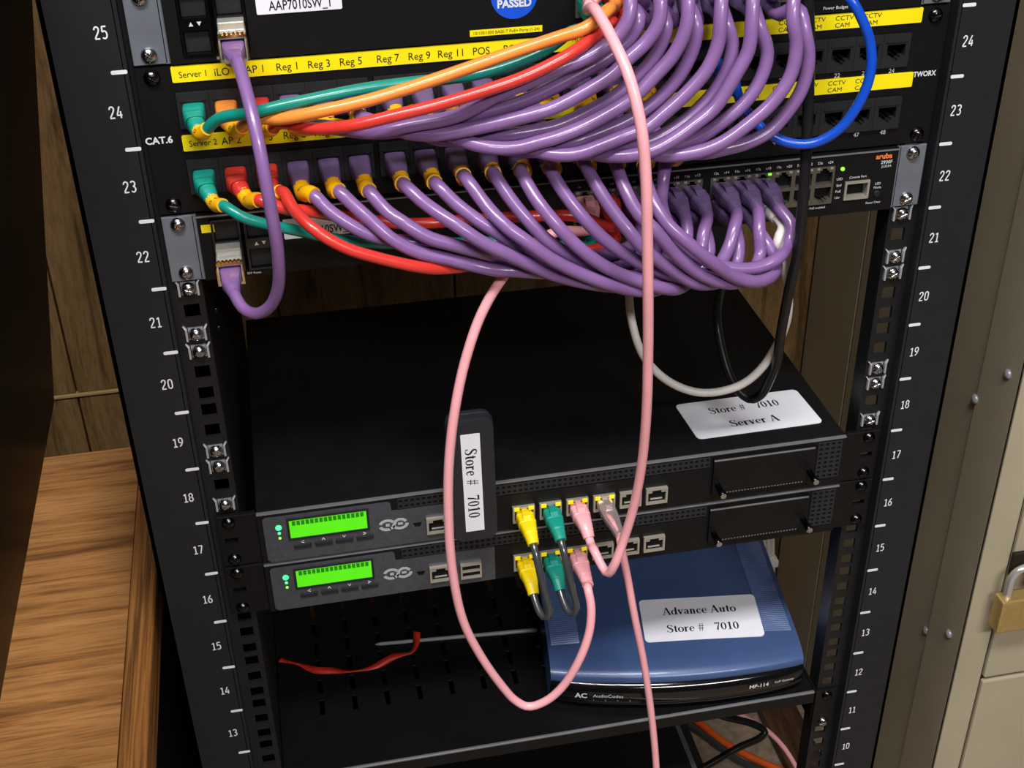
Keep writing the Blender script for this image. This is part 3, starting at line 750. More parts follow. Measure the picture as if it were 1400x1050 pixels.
gw = thing('voip_gateway', 'blue plastic desktop gateway with black front and white Advance Auto label', 'gateway', (105, 100, SZ))
ga = math.radians(-7.2); GO = np.array((0.5, 40.5, SZ+0.3)); gu = np.array((math.cos(ga), math.sin(ga), 0)); gv = np.array((-math.sin(ga), math.cos(ga), 0))
G = lambda a, c, h: GO + gu*a + gv*c + np.array((0, 0, h))
GW, GD, GH = 212, 170, 38
bow = lambda a: -13*math.sin(math.pi*max(0, min(1, a/GW)))**0.8
def top_h(a): return GH + 2.2*math.sin(math.pi*a/GW)
NA = 30
prof = [(2, 26), (1.2, 29.5), (3, 32.5), (7.5, 35.3), (16, 37.2), (30, GH), (GD, GH)]
vs, fs = [], []
for i in range(NA+1):
    a = GW*i/NA
    for c, h in prof:
        cc = c + bow(a)*max(0, 1-c/60)
        vs.append(G(a, cc, h + (top_h(a)-GH)*min(1, h/GH)))
npf = len(prof)
fs = [(i*npf+j, (i+1)*npf+j, (i+1)*npf+j+1, i*npf+j+1) for i in range(NA) for j in range(npf-1)]
b = MB(); b.add(vs, fs, True)
for a, rev in ((0, 1), (GW, 0)):        # sides, slightly drafted
    i = 0 if a == 0 else NA
    top = vs[i*npf:(i+1)*npf]; sgn = -1 if a == 0 else 1
    low = [G(a+sgn*2.0, c, 7) for c, h in prof]
    k = len(b.v); b.add(top+low, [(q, q+1, q+1+npf, q+npf) for q in range(npf-1)], False)
back = [vs[i*npf+npf-1] for i in range(NA+1)]; lowb = [G(GW*i/NA, GD, 7) for i in range(NA+1)]
b.add(back+lowb, [(q, q+1, q+NA+2, q+NA+1) for q in range(NA)])
b.build('top_shell', 'gateway_blue', gw)
# ribbed side bands
for a0, a1 in ((3, 27), (GW-27, GW-4)):
    b = MB()
    for k in range(52):
        c = 30+k*2.5
        P = [G(a, c+dc, h+(top_h(a)-GH)) for a in (a0, a1) for dc, h in ((0, GH+0.05), (1.2, GH+0.9), (2.4, GH+0.05))]
        b.add(P, [(0, 3, 4, 1), (1, 4, 5, 2)])
    b.build('ribbed_band', 'gateway_blue', gw)
# black front moulding
b = MB(); rings = []
fp = [(6, 1.5), (1.0, 3), (-2.5, 7.5), (-3.5, 10), (-1.5, 11), (-3.2, 12.5), (-2.0, 20), (0.5, 26), (8, 27.5), (40, 27), (40, 1.5)]
for i in range(NA+1):
    a = GW*i/NA; e = 3*(1-abs(2*i/NA-1)**8)
    rings.append([G(min(max(a, 0.0), GW), c + bow(a)*(1 if c < 30 else 0) + (3-e), h) for c, h in fp])
b.loft(rings, True, True); b.build('front_moulding', 'gloss_black', gw)
MB().add([G(a, c, h) for a in (1, GW-1) for c in (30, GD-2) for h in (2, 26)], [(0, 1, 3, 2), (4, 6, 7, 5), (0, 4, 5, 1), (2, 3, 7, 6), (1, 5, 7, 3), (0, 2, 6, 4)]).build('base', 'gloss_black', gw)
for a, c in ((14, 20), (GW-14, 20), (14, GD-15), (GW-14, GD-15)):
    MB().disc(G(a, c, -0.3), (0, 0, 1), [(0, 5), (2.2, 5)], 12).build('foot', 'jack_black', gw)
m = MB()
def front_text(tx, a, h, size, **k):
    y = bow(a) - 3.4
    O = G(a, y, h); da = G(a+2, bow(a+2)-3.4, h)-O; da /= np.linalg.norm(da)
    put_text(m, tx, O, da, Z_, size, lift=0.5, **k)
front_text('AC', 24, 18, 5, bold=0.03); front_text('AudioCodes', 46, 18.5, 3.4)
front_text('MP-114', 172, 18.5, 3.8, bold=0.02); front_text('VoIP Gateway', 194, 19, 2.6, xs=0.8)
for k in range(4): front_text(str(k+1), 34+k*10, 13.5, 1.2)
m.build('print', 'print_white', gw)
cs = (G(82, 24, GH+1.9), G(184, 24, GH+1.0), G(84, 76, GH+2.1))
sticker(gw, cs, 4, [('Advance Auto', 51, 36, 9, 1.08), ('Store #   7010', 51, 14.5, 9, 1.05)], lift=0.7)

P = [WZ(px, py, SZ+z) for px, py, z in ((383, 902, 1.5), (410, 908, 1.5), (430, 916, 2), (455, 917, 1.5), (485, 917, 1.8), (515, 910, 1.5), (540, 897, 3), (552, 894, 2), (562, 892, 2), (569, 880, 3), (570, 864, 6))]
sp = spline(P, 4); b = MB(); rings = []
for i, p in enumerate(sp):
    T = sp[min(i+1, len(sp)-1)]-sp[max(i-1, 0)]; T /= np.linalg.norm(T); n = np.cross(T, Z_); n /= np.linalg.norm(n)
    ang = 0.5*math.sin(i*0.45); n2 = n*math.cos(ang)+Z_*math.sin(ang); h2 = np.cross(n2, T)
    rings.append([p+n2*3+h2*.35, p-n2*3+h2*.35, p-n2*3-h2*.35, p+n2*3-h2*.35])
b.loft(rings); tag(b.build('twist_tie', 'tie_red'), 'crinkled red plastic tie lying on the black shelf', 'tie')
b = MB(); P0, P1 = WZ(513, 881, SZ+0.9), WZ(735, 861, SZ+0.9)
b.tube([P0, P0+(P1-P0)*0.03, P1], [0.5, 1.7, 2.1], 6); tag(b.build('cable_tie', 'tie_clear'), 'straight grey cable tie lying on the black shelf', 'cable tie')

# black tower standing on the floor under the shelf
tw = thing('floor_tower', 'black box standing on the floor under the rack shelf', 'power unit', (-36, 180, -ZF))
MB().bbox(-214, 138, 22, 330, -ZF, -400, 3).build('case', 'deep_black', tw)
MB().bbox(138, 143, 40, 326, -ZF+5, -401, 1).build('side_panel', 'tower_lit_edge', tw)  # light on the edge of the black box, put into a grey colour

# ================================================================== desk, monitor, lockers
DZ = -106
desk = thing('desk', 'oak desk with dark side standing left of the rack', 'desk', (-700, -300, -ZF))
MB().box(-1300, -317.5, -900, 262, DZ-28, DZ).build('desk_top', 'oak_top', desk)
MB().bbox(-317.5, -298.5, -900, 262, DZ-34, DZ+0.8, 2.5).build('edge_moulding', 'oak_edge', desk)
MB().box(-322, -304, -880, 255, -ZF, DZ-28).build('side_panel', 'desk_side', desk)
MB().box(-1290, -1272, -880, 255, -ZF, DZ-28).build('side_panel', 'desk_side', desk)
MB().box(-1272, -322, 235, 252, -ZF+120, DZ-28).build('rear_panel', 'desk_side', desk)

mon = thing('monitor', 'glossy black switched-off monitor leaning over the oak desk', 'monitor', (-470, -150, DZ))
A = W(75, 552, 60); B_ = W(45, 0, 60)
du = (B_-A)/np.linalg.norm(B_-A); dv = np.array((0.0, -1, 0)); dn = np.cross(du, dv); dn /= np.linalg.norm(dn)   # dn faces the rack side
if dn[0] < 0: dn = -dn
M = lambda a, b_, c: A + dv*a + du*b_ + dn*c
def slab(mb, a0, a1, b0, b1, c0, c1):
    P = [M(a, b_, c) for c in (c0, c1) for b_ in (b0, b1) for a in (a0, a1)]
    return mb.add(P, [(0, 1, 3, 2), (4, 6, 7, 5), (0, 4, 5, 1), (2, 3, 7, 6), (0, 2, 6, 4), (1, 5, 7, 3)])
slab(MB(), 0, 560, 0, 340, -38, -1.5).build('case', 'monitor_frame', mon)
slab(MB(), 3, 557, 3, 337, -1.5, 0).build('screen', 'monitor_screen', mon)
NK = M(280, 120, -40)
MB().tube([NK, NK+np.array((-60, 0, -40)), (NK[0]-70, NK[1], DZ+20), (NK[0]-70, NK[1], DZ+2)], 16, 12).build('neck', 'monitor_frame', mon)
MB().bbox(NK[0]-190, NK[0]+20, NK[1]-110, NK[1]+110, DZ+0.5, DZ+14, 4).build('stand_base', 'monitor_frame', mon)

LX, LY = 474, 180
lk = thing('locker', 'beige steel locker with two stacked doors right of the rack', 'locker', (620, 340, -ZF))
MB().box(LX+7, LX+305, LY+70, WALL_Y-4, -ZF, 1000).build('body', 'locker_beige', lk)
MB().box(LX+3, LX+305, LY+4, LY+72, -ZF, 1000).build('core', 'locker_gap', lk)
MB().bbox(LX, LX+9, LY+0.5, LY+66, -ZF, 1000, 1.5).build('side_frame', 'locker_beige', lk)
MB().bbox(LX+2.5, LX+8, LY+69, 517, -ZF, 1000, 0.8).build('side_panel', 'locker_beige', lk)
MB().bbox(LX+2.5, LX+8, 520, WALL_Y-5, -ZF, 1000, 0.8).build('side_panel', 'locker_beige', lk)
MB().bbox(LX, LX+32, LY, LY+6, -ZF, 1000, 2).build('front_frame', 'locker_beige', lk)
zsp = W(1338, 930, LY)[2]
doors = []
for z0, z1 in ((-ZF+60, zsp-2.5), (zsp+2.5, 430)):
    doors.append(MB().bbox(LX+35, LX+300, LY-1, LY+14, z0, z1, 2.2).build('door', 'locker_beige', lk))
bolt = MB().disc((0, 0, 0), (-1, 0, 0), [(0, 5), (1.5, 5), (3, 3.6), (3.8, 1.5)], 12).mesh('bolt', 'nut_steel')
for px, py, y in ((1265, 862, None), (1299, 866, None), (1335, 545, None), (1380, 511, None)):
    d = ROT.T @ np.array([(px-700)/FPX, (py-525)/FPX, 1.0]); p = CAM + d*(LX+1-CAM[0])/d[0]
    inst('bolt', bolt, (LX+(2.5 if p[1] > LY+68 else 0), p[1], p[2]), lk)
# hasp and padlock
pl = W(1385, 838, LY-20)
hp = MB().bbox(pl[0]-4, pl[0]+30, LY-6, LY-1, pl[2]+38, pl[2]+66, 1.5).build('hasp', 'locker_gap', lk)
pk = thing('padlock', 'brass padlock with steel shackle hanging on the locker door', 'padlock', (pl[0]+6, LY-18, pl[2]))
x0 = pl[0]-19
MB().bbox(x0, x0+46, LY-27, LY-9, pl[2]-20, pl[2]+22, 2.5).build('body', 'brass', pk)
sh = [(x0+9, LY-18, pl[2]+18), (x0+9, LY-18, pl[2]+42)]
for a in np.linspace(180, 0, 12): sh.append((x0+23+14*math.cos(math.radians(a)), LY-18, pl[2]+44+14*math.sin(math.radians(a))))
sh.append((x0+37, LY-18, pl[2]+18))
MB().tube(sh, 4.0, 12).build('shackle', 'chrome', pk)

bd = MB().bbox(396, 448, 60, WALL_Y-2, -ZF, -ZF+16, 2); tag(bd.build('wooden_board', 'dark_board'), 'dark wooden board lying on the floor beside the locker', 'board')

# ================================================================== cables
CAB = []
def cable(name, label, group, m, pts, r, ends=(None, None), sleeve=None, sleeve2=None, pin=(4, 4), cat='cable', no=0):
    CAB.append(dict(name=name, label=label, group=group, m=m, P=spline(pts, 4.0), r=r, ends=ends, sleeve=sleeve, pin=pin, cat=cat, no=no))
def prof_pts(px, y0, ym, y1):
    """pixel way-points with a depth profile y0 -> ym -> y1"""
    n = len(px); out = []
    for i, q in enumerate(px):
        if len(q) == 3: out.append(W(*q)); continue
        t = (i+0.5)/n
        y = y0+(ym-y0)*math.sin(math.pi/2*min(1, t/0.4)) if t < 0.4 else ym+(y1-ym)*(0.5-0.5*math.cos(math.pi*(t-0.4)/0.6))
        out.append(W(q[0], q[1], y))
    return out
PZC = [z-0.3 for z in PZ]
def from_panel(row, i, lean=0.0, drop=1.5):
    x = PX[i]; z = PZC[row]
    return [np.array(p) for p in ((x, 4, z), (x, -8, z-0.2), (x+lean*0.4, -16, z-1.2), (x+lean, -23, z-drop-2.5))]
def to_switch(z0, c, lower, sway=0.0, out=24, drop=2):
    x = CX[c]; z = z0+22.3+(-5.6 if lower else 5.6)
    return [np.array(p) for p in ((x+sway, -out-2, z-drop-3), (x+sway*0.35, -out+6, z-0.8), (x, -8, z), (x, 3, z))]
PUR = ('boot_purple', 'panel'); PURS = ('boot_purple', 'switch')
R_P = 3.95
# ---- upper bundle: panel ports 4-15 to the upper switch
up = {
 3: [(440, 172), (500, 178), (555, 171), (625, 158), (683, 128), (726, 111), (769, 91), (803, 77), (829, 61), (846, 46), (860, 22)],
 4: [(470, 172), (530, 178), (600, 169), (660, 156), (720, 137), (760, 118), (800, 97), (829, 80), (851, 63), (866, 45), (874, 25)],
 5: [(490, 165), (550, 177), (605, 178), (660, 171), (700, 163), (740, 153), (760, 146), (800, 125), (838, 101), (860, 79), (881, 60), (901, 30)],
 6: [(545, 165), (580, 180), (607, 187), (660, 188), (700, 185), (740, 178), (760, 173), (800, 155), (846, 128), (864, 111), (890, 84), (905, 58), (911, 34)],
 7: [(560, 160), (600, 180), (650, 194), (703, 199), (740, 192), (760, 187), (800, 172), (851, 144), (871, 129), (892, 107), (922, 73), (939, 34)],
 8: [(600, 155), (640, 185), (690, 200), (740, 205), (760, 202), (800, 190), (857, 166), (879, 152), (903, 133), (929, 103), (948, 64), (952, 34)],
 9: [(650, 160), (690, 190), (740, 205), (790, 206), (820, 198), (858, 184), (884, 174), (903, 159), (937, 129), (967, 94), (982, 58), (985, 26)],
 10: [(690, 155), (730, 190), (780, 208), (830, 208), (861, 201), (886, 195), (920, 178), (950, 154), (976, 126), (995, 92), (1001, 60), (994, 34)],
 11: [(720, 150), (760, 188), (810, 208), (850, 210), (890, 203), (920, 189), (950, 169), (978, 146), (1004, 105), (1023, 69), (1028, 30)],
 12: [(795, 150), (815, 180), (840, 205), (890, 208), (950, 191), (993, 163), (1023, 135), (1042, 103), (1049, 71), (1038, 36)],
 13: [(840, 150), (860, 185), (890, 208), (940, 209), (982, 197), (1021, 171), (1057, 139), (1081, 103), (1089, 60), (1084, 26)],
 14: [(875, 145), (900, 180), (930, 206), (961, 210), (990, 203), (1014, 186), (1050, 179), (1075, 155), (1097, 120), (1106, 78), (1103, 44)],
}
up[14] = [(875, 145), (895, 180), (925, 206), (961, 210), (990, 204), (1020, 196), (1050, 181), (1075, 155), (1097, 120), (1106, 78), (1102, 44)]
UPL = ['purple cable under the %s label from the left, looping to the top switch' % t_ for t_ in ('first Reg', 'second Reg', 'third Reg', 'fourth Reg', 'fifth Reg', 'sixth Reg', 'first POS', 'second POS')] + \
      ['purple cable, %s right of the second POS label, looping to the top switch' % t_ for t_ in ('first', 'next after first', 'third')] + ['outermost right purple cable loop, rising beside the black lead']
for n, (i, px) in enumerate(up.items()):
    c = 2+n//2; low = n % 2 == 1
    ym = -50-8*(n % 2 == 0)-(4 if n > 5 else 0)
    X_end = px[-1][0]
    px = px + ([(X_end-8, 10, -36)] if low else [(X_end+2, -8, -48), (X_end+6, -24, -38)])
    pts = from_panel(0, i, 0.5) + prof_pts(px, -31, ym, -44 if low else -52) + to_switch(z25, c, low, sway=-3 if not low else 1)
    cable('patch_cable', UPL[n], 'purple cables of the upper bundle', 'cable_purple', pts, R_P, (PUR, PURS), (21, 42), no=i+1)
# ---- lower bundle: panel ports 28-40 to the lower switch
lo_ = {
 3: ([(427, 265), (449, 287), (476, 306), (503, 321), (540, 331), (600, 338, -50), (680, 345, -46), (760, 350, -44), (830, 352, -43), (872, 338, -42)], -47),
 4: ([(461, 259), (486, 283), (510, 304), (534, 325), (569, 343), (620, 355), (660, 361), (700, 362, -52), (780, 368, -48), (850, 362, -45), (878, 345, -43)], -52),
 5: ([(503, 259), (527, 287), (551, 304), (586, 325), (620, 335), (657, 345), (690, 354, -50), (760, 366, -49), (850, 370, -47), (900, 345, -44)], -56),
 6: ([(551, 251), (577, 275), (603, 294), (629, 311), (657, 330), (686, 344), (721, 360), (757, 373), (800, 381, -60), (860, 384, -54), (900, 368, -47), (910, 345, -44)], -66),
 7: ([(594, 249), (624, 279), (656, 303), (689, 324), (716, 342), (770, 364, -55), (840, 378, -54), (905, 371, -50), (936, 330, -46)], -57),
 8: ([(635, 241), (663, 279), (689, 307), (721, 331), (753, 354), (796, 374), (839, 385, -64), (890, 389, -58), (930, 375, -50), (944, 348, -44)], -70),
 9: ([(674, 236), (697, 271), (723, 303), (753, 333), (791, 356), (828, 376), (875, 385, -58), (930, 379, -54), (957, 345, -48), (962, 318, -44)], -58),
 10: ([(712, 234), (731, 269), (757, 303), (791, 339), (828, 367), (860, 381), (910, 389, -62), (948, 374, -52), (968, 348, -45)], -68),
 11: ([(751, 230), (770, 262), (796, 296), (828, 329), (860, 352), (895, 372), (940, 384, -60), (977, 372, -54), (997, 338, -48), (1004, 312, -46)], -60),
 12: ([(798, 221), (817, 256), (841, 292), (860, 316), (874, 334), (894, 351), (926, 373), (951, 385, -64), (985, 383, -58), (1006, 362, -49), (1010, 338, -44)], -70),
 13: ([(841, 221), (853, 255), (872, 291), (894, 313), (926, 351), (960, 377), (992, 385, -66), (1022, 376, -56), (1039, 348, -50), (1038, 315, -47)], -72),
 14: ([(880, 230), (890, 268), (911, 304), (943, 334), (973, 358), (1003, 378), (1033, 385, -68), (1056, 376, -58), (1062, 354, -48), (1052, 334, -44)], -76),
 15: ([(912, 219), (906, 251), (905, 285, -46), (925, 325, -50), (960, 355, -54), (1011, 371, -58), (1043, 366, -58), (1065, 354, -56), (1079, 334, -52), (1083, 309, -48)], -60),
}
ORD = ['first', 'second', 'third', 'fourth', 'fifth', 'sixth', 'seventh', 'eighth', 'ninth', 'tenth', 'eleventh', 'twelfth', 'thirteenth']
cols = [(2, 0), (2, 1), (3, 0), (3, 1), (4, 0), (4, 1), (5, 0), (5, 1), (6, 0), (6, 1), (7, 0), (7, 1), (8, 0)]
for n, (i, (px, ym)) in enumerate(lo_.items()):
    c, low = cols[n]
    px = list(px); px[-1] = px[-1][:2]+(-35,); px[-2] = px[-2][:2]+(-41,)
    pts = from_panel(1, i, 1.0) + prof_pts(px, -31, ym, -47) + to_switch(z22, c, low, sway=1.5, out=22)
    cable('patch_cable', '%s purple cable from the left in the lower row, sagging to the lower switch' % ORD[n], 'purple cables of the lower bundle', 'cable_purple', pts, R_P, (PUR, PURS), (21, 42), no=i+25)
# ---- teal, orange and red cables
R_T = 3.2
cable('patch_cable', 'teal patch cable crossing from panel number 1 to the top switch', None, 'cable_teal',
      from_panel(0, 0, 3, 1) + prof_pts([(300, 162, -34), (350, 155, -44), (400, 143, -46), (450, 131, -45), (500, 121, -42), (560, 113, -38), (640, 104, -36), (700, 88, -38), (750, 66, -40), (783, 42, -40)], 0, 0, 0) + to_switch(z25, 0, True, sway=-6, out=26), R_T, (('boot_teal', 'rib'), ('boot_teal', 'switch')), (21, 36))
cable('patch_cable', 'orange patch cable crossing from panel number 2 to the top switch', None, 'cable_orange',
      from_panel(0, 1, 4, 1) + prof_pts([(345, 161, -36), (385, 160, -47), (440, 151, -53), (500, 138, -54), (560, 120, -52), (620, 100, -50), (700, 72, -50), (760, 52, -52), (800, 38, -54), (828, 16, -48)], 0, 0, 0) + to_switch(z25, 1, False, sway=-6), R_T+0.3, (('cable_orange', 'panel'), ('cable_orange', 'switch')), (21, 36))
cable('patch_cable', 'red patch cable crossing from panel number 3 to the top switch', None, 'cable_red',
      from_panel(0, 2, 3, 2) + prof_pts([(385, 168, -36), (430, 176, -50), (480, 172, -62), (540, 158, -66), (600, 143, -66), (660, 125, -66), (720, 104, -64), (780, 74, -60), (815, 48, -52), (834, 28, -44)], 0, 0, 0) + to_switch(z25, 1, True, sway=-4, out=27), R_T+0.2, (('cable_red', 'panel'), ('cable_red', 'switch')), (21, 36))
cable('patch_cable', 'teal patch cable of the lower row, running behind the purple bundle', None, 'cable_teal',
      from_panel(1, 0, 5, 3) + prof_pts([(306, 281, -34), (330, 296, -40), (365, 307, -40), (400, 314, -36), (450, 325, -32), (520, 333, -30), (610, 332, -30), (700, 332, -32), (780, 342, -36)], 0, 0, 0) + to_switch(z22, 0, True, sway=-3), R_T, (('boot_teal', 'rib'), ('boot_teal', 'switch')), (22, 41))
cable('patch_cable', 'red patch cable next to the lower teal one, running straight behind the bundle', None, 'cable_red',
      from_panel(1, 1, 6, 3) + prof_pts([(352, 273, -34), (385, 284, -36), (430, 290, -30), (480, 298, -26), (560, 306, -26), (640, 301, -25), (720, 296, -25), (790, 296, -27)], 0, 0, 0) + to_switch(z22, 1, False, sway=-5, out=24), R_T+0.4, (('cable_red', 'rib'), ('cable_red', 'switch')), (22, 43))
cable('patch_cable', 'red patch cable of the lower row sagging lowest at the left', None, 'cable_red',
      from_panel(1, 2, 3, 3) + prof_pts([(386, 261, -32), (402, 287, -44), (430, 314, -56), (470, 338, -60), (520, 353, -60), (570, 362, -58), (620, 364, -50), (700, 358, -42), (780, 350, -40), (830, 346, -40)], 0, 0, 0) + to_switch(z22, 1, True, sway=-2), R_T+0.3, (('cable_red', 'rib'), ('cable_red', 'switch')), (22, 39))
# ---- purple jumper between the two copper transceivers
zl = lambda z0: z0+22.3-10
cable('patch_cable', 'purple patch cable joining the two silver transceivers at the far left', None, 'cable_purple',
      [np.array(p) for p in ((-186, 2, zl(z25)), (-186, -12, zl(z25)), (-186, -24, zl(z25)-1))] +
      [W(*q) for q in ((326, 88, -40), (338, 130, -58), (350, 180, -72), (361, 235, -80), (371, 290, -82), (380, 345, -78), (380, 395, -68), (368, 420, -60), (349, 429, -52), (332, 421, -44), (321, 403, -36))] +
      [np.array(p) for p in ((-205, -24, zl(z22)-1), (-205, -12, zl(z22)), (-205, 2, zl(z22)))], 3.5, (('cable_purple', 'sfp'), ('cable_purple', 'sfp')))
# ---- pink cables
zs1, zs2 = uz(18)-29.5, uz(17)-29.5
def to_server(c, z, out=34, drop=3, sway=0):
    x = NPX[c]
    return [np.array(p) for p in ((x+sway, -out, z-drop), (x+sway*0.3, -out+12, z-1), (x, -10, z), (x, 3, z))]
cable('patch_cable', 'long pink patch cable hanging from the top switch in front of everything', 'pink patch cables', 'cable_pink',
      to_switch(z25, 0, False, sway=-7)[::-1] + [W(*q) for q in ((815, 15, -56), (838, 55, -78), (860, 105, -94), (876, 170, -104), (883, 240, -106), (885, 320, -104), (886, 400, -100), (886, 480, -92), (884, 560, -84), (878, 630, -74), (867, 690, -66), (852, 740, -62), (840, 772, -62), (831, 784, -58), (823, 774, -52), (812, 752, -44))] + to_server(2, zs1, 34, 9, 2),
      3.15, (('cable_pink', 'switch'), ('cable_pink', 'server')))
cable('patch_cable', 'pink patch cable looping down before the stick modem', 'pink patch cables', 'cable_pink',
      to_switch(z22, 0, False, sway=-3, out=24)[::-1] + [W(*q) for q in ((760, 318, -34), (725, 340, -40), (692, 372, -44), (660, 425, -48), (637, 490, -52), (622, 560, -54), (614, 630, -54), (613, 700, -52), (618, 775, -50), (632, 845, -48), (655, 893, -46), (688, 940, -44), (705, 958, -44), (722, 966, -46), (745, 959, -48), (768, 940, -50), (792, 902, -52), (806, 862, -50), (808, 828, -46), (803, 802, -40))] + to_server(2, zs2, 32, 4, 1),
      3.15, (('cable_pink', 'switch'), ('cable_pink', 'server')))
cable('patch_cable', 'pink cable with clear plug hanging straight down from the upper appliance', 'pink patch cables', 'cable_pink',
      to_server(3, zs1, 32, 5, 3)[::-1] + [W(*q) for q in ((848, 740, -44), (858, 790, -46), (868, 845, -48), (880, 905, -48), (889, 965, -48), (895, 1020, -48), (899, 1080, -48), (904, 1160, -40))],
      2.75, (('clear_plug', 'clear'), None), pin=(5, 1))
# ---- short black jumpers between the two appliances
for c, bm_, nm in ((0, 'boot_yellow', 'yellow'), (1, 'boot_teal', 'teal')):
    x = NPX[c]
    cable('jumper_cable', 'short black jumper with %s boots joining the two appliances' % nm, 'black jumpers between the appliances', 'cable_smoke',
          to_server(c, zs1, 34, 7, 1)[::-1] + [np.array((x+3, -42, zs1-22)), np.array((x+6, -45, zs1-40)), np.array((x+8, -46, zs2-6)), np.array((x+7, -46, zs2-14)), np.array((x+4, -44, zs2-15))] + to_server(c, zs2, 33, 9, 1),
          2.7, ((bm_, 'server'), (bm_, 'server')))
# ---- blue cable
bi = 17
cable('patch_cable', 'bright blue patch cable looping up beside the CCTV labels', None, 'cable_blue',
      from_panel(0, 17, -2, 4) + [W(*q) for q in ((1003, 106, -36), (1013, 140, -38), (1034, 168, -42), (1056, 186, -46), (1082, 196, -50), (1112, 196, -54), (1146, 178, -58), (1174, 142, -60), (1190, 100, -60), (1190, 60, -58), (1178, 25, -56), (1160, -5, -52))] + to_switch(z25, 9, False, sway=4),
      2.9, (('cable_blue', 'panel'), ('cable_blue', 'switch')))
# ---- black power lead and white cable
cable('power_lead', 'black lead dropping past the switch to a loop above the server label', None, 'cable_black',
      [W(*q) for q in ((1092, -90, -20), (1100, -20, -34), (1106, 60, -38), (1105, 140, -42), (1102, 210, -46), (1098, 270, -48), (1088, 340, -44), (1076, 410, -34), (1064, 470, -16), (1053, 515, 0), (1040, 540, 12), (1026, 546, 18), (1010, 535, 24), (996, 510, 34), (985, 470, 48), (980, 430, 64), (985, 395, 84), (992, 360, 120))],
      3.3, pin=(1, 1))
cable('patch_cable', 'white patch cable hanging in a wide loop above the server top', None, 'cable_white',
      to_switch(z22, 8, True, sway=3, out=26)[::-1] + [W(*q) for q in ((1062, 330, -36), (1072, 370, -34), (1078, 410, -28), (1073, 450, -20), (1052, 495, -8), (1012, 527, 0), (960, 537, 6), (915, 522, 12), (880, 487, 20), (864, 440, 30), (860, 395, 40), (866, 350, 60), (880, 310, 100))],
      2.9, (('cable_white', 'rib'), None), pin=(5, 1))
# ---- cords behind and below the shelf
cable('extension_cord', 'orange cord lying on the floor below the shelf', None, 'cord_orange', [WZ(px, py, -ZF+5) for px, py in ((930, 972), (958, 990), (985, 1012), (1020, 1032), (1060, 1050), (1120, 1075))], 5, pin=(99, 99))
cable('mains_cable', 'dark grey cord lying beside the orange cord', None, 'cable_smoke', [WZ(px, py, -ZF+5) for px, py in ((925, 982), (955, 1000), (985, 1022), (1010, 1040), (1050, 1056), (1090, 1075))], 5, pin=(99, 99))
cable('mains_cable', 'black cord bent sharply under the shelf corner', None, 'cable_black', [W(*q) for q in ((940, 955, 210), (985, 978, 210), (1030, 990, 205), (1046, 1000, 200), (1040, 1008, 196), (1010, 1022, 190), (970, 1045, 182), (940, 1062, 176), (900, 1090, 170))], 4, pin=(99, 99))
cable('patch_cable', 'thin pink cord hanging behind the shelf corner', None, 'cable_pink', [W(*q) for q in ((990, 960, 260), (1012, 977, 255), (1045, 996, 248), (1070, 1020, 240), (1090, 1052, 234), (1105, 1085, 228))], 2.9, pin=(99, 99))
wbn = thing('cable_bundle', 'white cables tied together behind the blue box', 'cable bundle', W(1046, 800, 190))
for k, dx in enumerate((-9, -3, 3, 9)):
    P = [W(1046+dx, 690, 178+3*(k % 2)), W(1046+dx, 740, 184), W(1048+dx*0.8, 765, 186+4*(k % 2)), W(1050+dx*0.6, 800, 186), W(1050+dx*0.5, 840, 186), W(1048+dx*0.5, 900, 190)]
    MB().tube(spline(P, 5), 3.0, 8).build('cable', 'cable_white', wbn)
P = W(1047, 767, 186); MB().bbox(P[0]-11, P[0]+11, P[1]-7, P[1]+9, P[2]-5, P[2]+4, 2).build('tie_wrap', 'cable_white', wbn)

# ---- settle the cables so that none runs through another
def relax(iters=60):
    off_ = [0]
    for c in CAB: off_.append(off_[-1]+len(c['P']))
    X = np.vstack([c['P'] for c in CAB]); idx = np.concatenate([[i]*len(c['P']) for i, c in enumerate(CAB)])
    R = np.concatenate([[c['r']]*len(c['P']) for c in CAB])
    pinned = np.zeros(len(X), bool)
    for i, c in enumerate(CAB):
        a, b_ = c['pin']; n = len(c['P'])
        pinned[off_[i]:off_[i]+min(n, a*2)] = True; pinned[max(off_[i], off_[i+1]-b_*2):off_[i+1]] = True
    X0 = X.copy()
    for it in range(iters):
        if it % 12 == 0:
            PI, PJ = [], []
            for a in range(0, len(X), 500):
                d2 = (X[a:a+500]**2).sum(1)[:, None]+(X**2).sum(1)[None, :]-2*X[a:a+500]@X.T
                I, J = np.nonzero((d2 < 14.0**2) & (idx[a:a+500, None] != idx[None, :]))
                PI.append(I+a); PJ.append(J)
            PI = np.concatenate(PI); PJ = np.concatenate(PJ)
        d = X[PI]-X[PJ]; dist = np.linalg.norm(d, axis=1)+1e-6; lim = R[PI]+R[PJ]+0.15
        h = dist < lim; I = PI[h]; d = d[h]*np.array([0.6, 1.6, 0.6]); d /= np.linalg.norm(d, axis=1)[:, None]+1e-6
        D = np.zeros_like(X); Cn = np.zeros(len(X))
        np.add.at(D, I, (lim[h]-dist[h])[:, None]*d*0.5); np.add.at(Cn, I, 1)
        mv = D/np.maximum(1, Cn)[:, None]*1.3
        mv[pinned] = 0
        X = X+mv
        for i in range(len(CAB)):          # keep each cable smooth
            s_ = slice(off_[i], off_[i+1]); Y = X[s_]-X0[s_]; n = len(Y)
            if n > 6:
                Y2 = Y.copy(); Y2[1:-1] = Y[1:-1]*0.6+0.2*(Y[:-2]+Y[2:]); Y2[pinned[s_]] = 0; X[s_] = X0[s_]+Y2
    for i, c in enumerate(CAB): c['P'] = X[off_[i]:off_[i+1]]
relax()

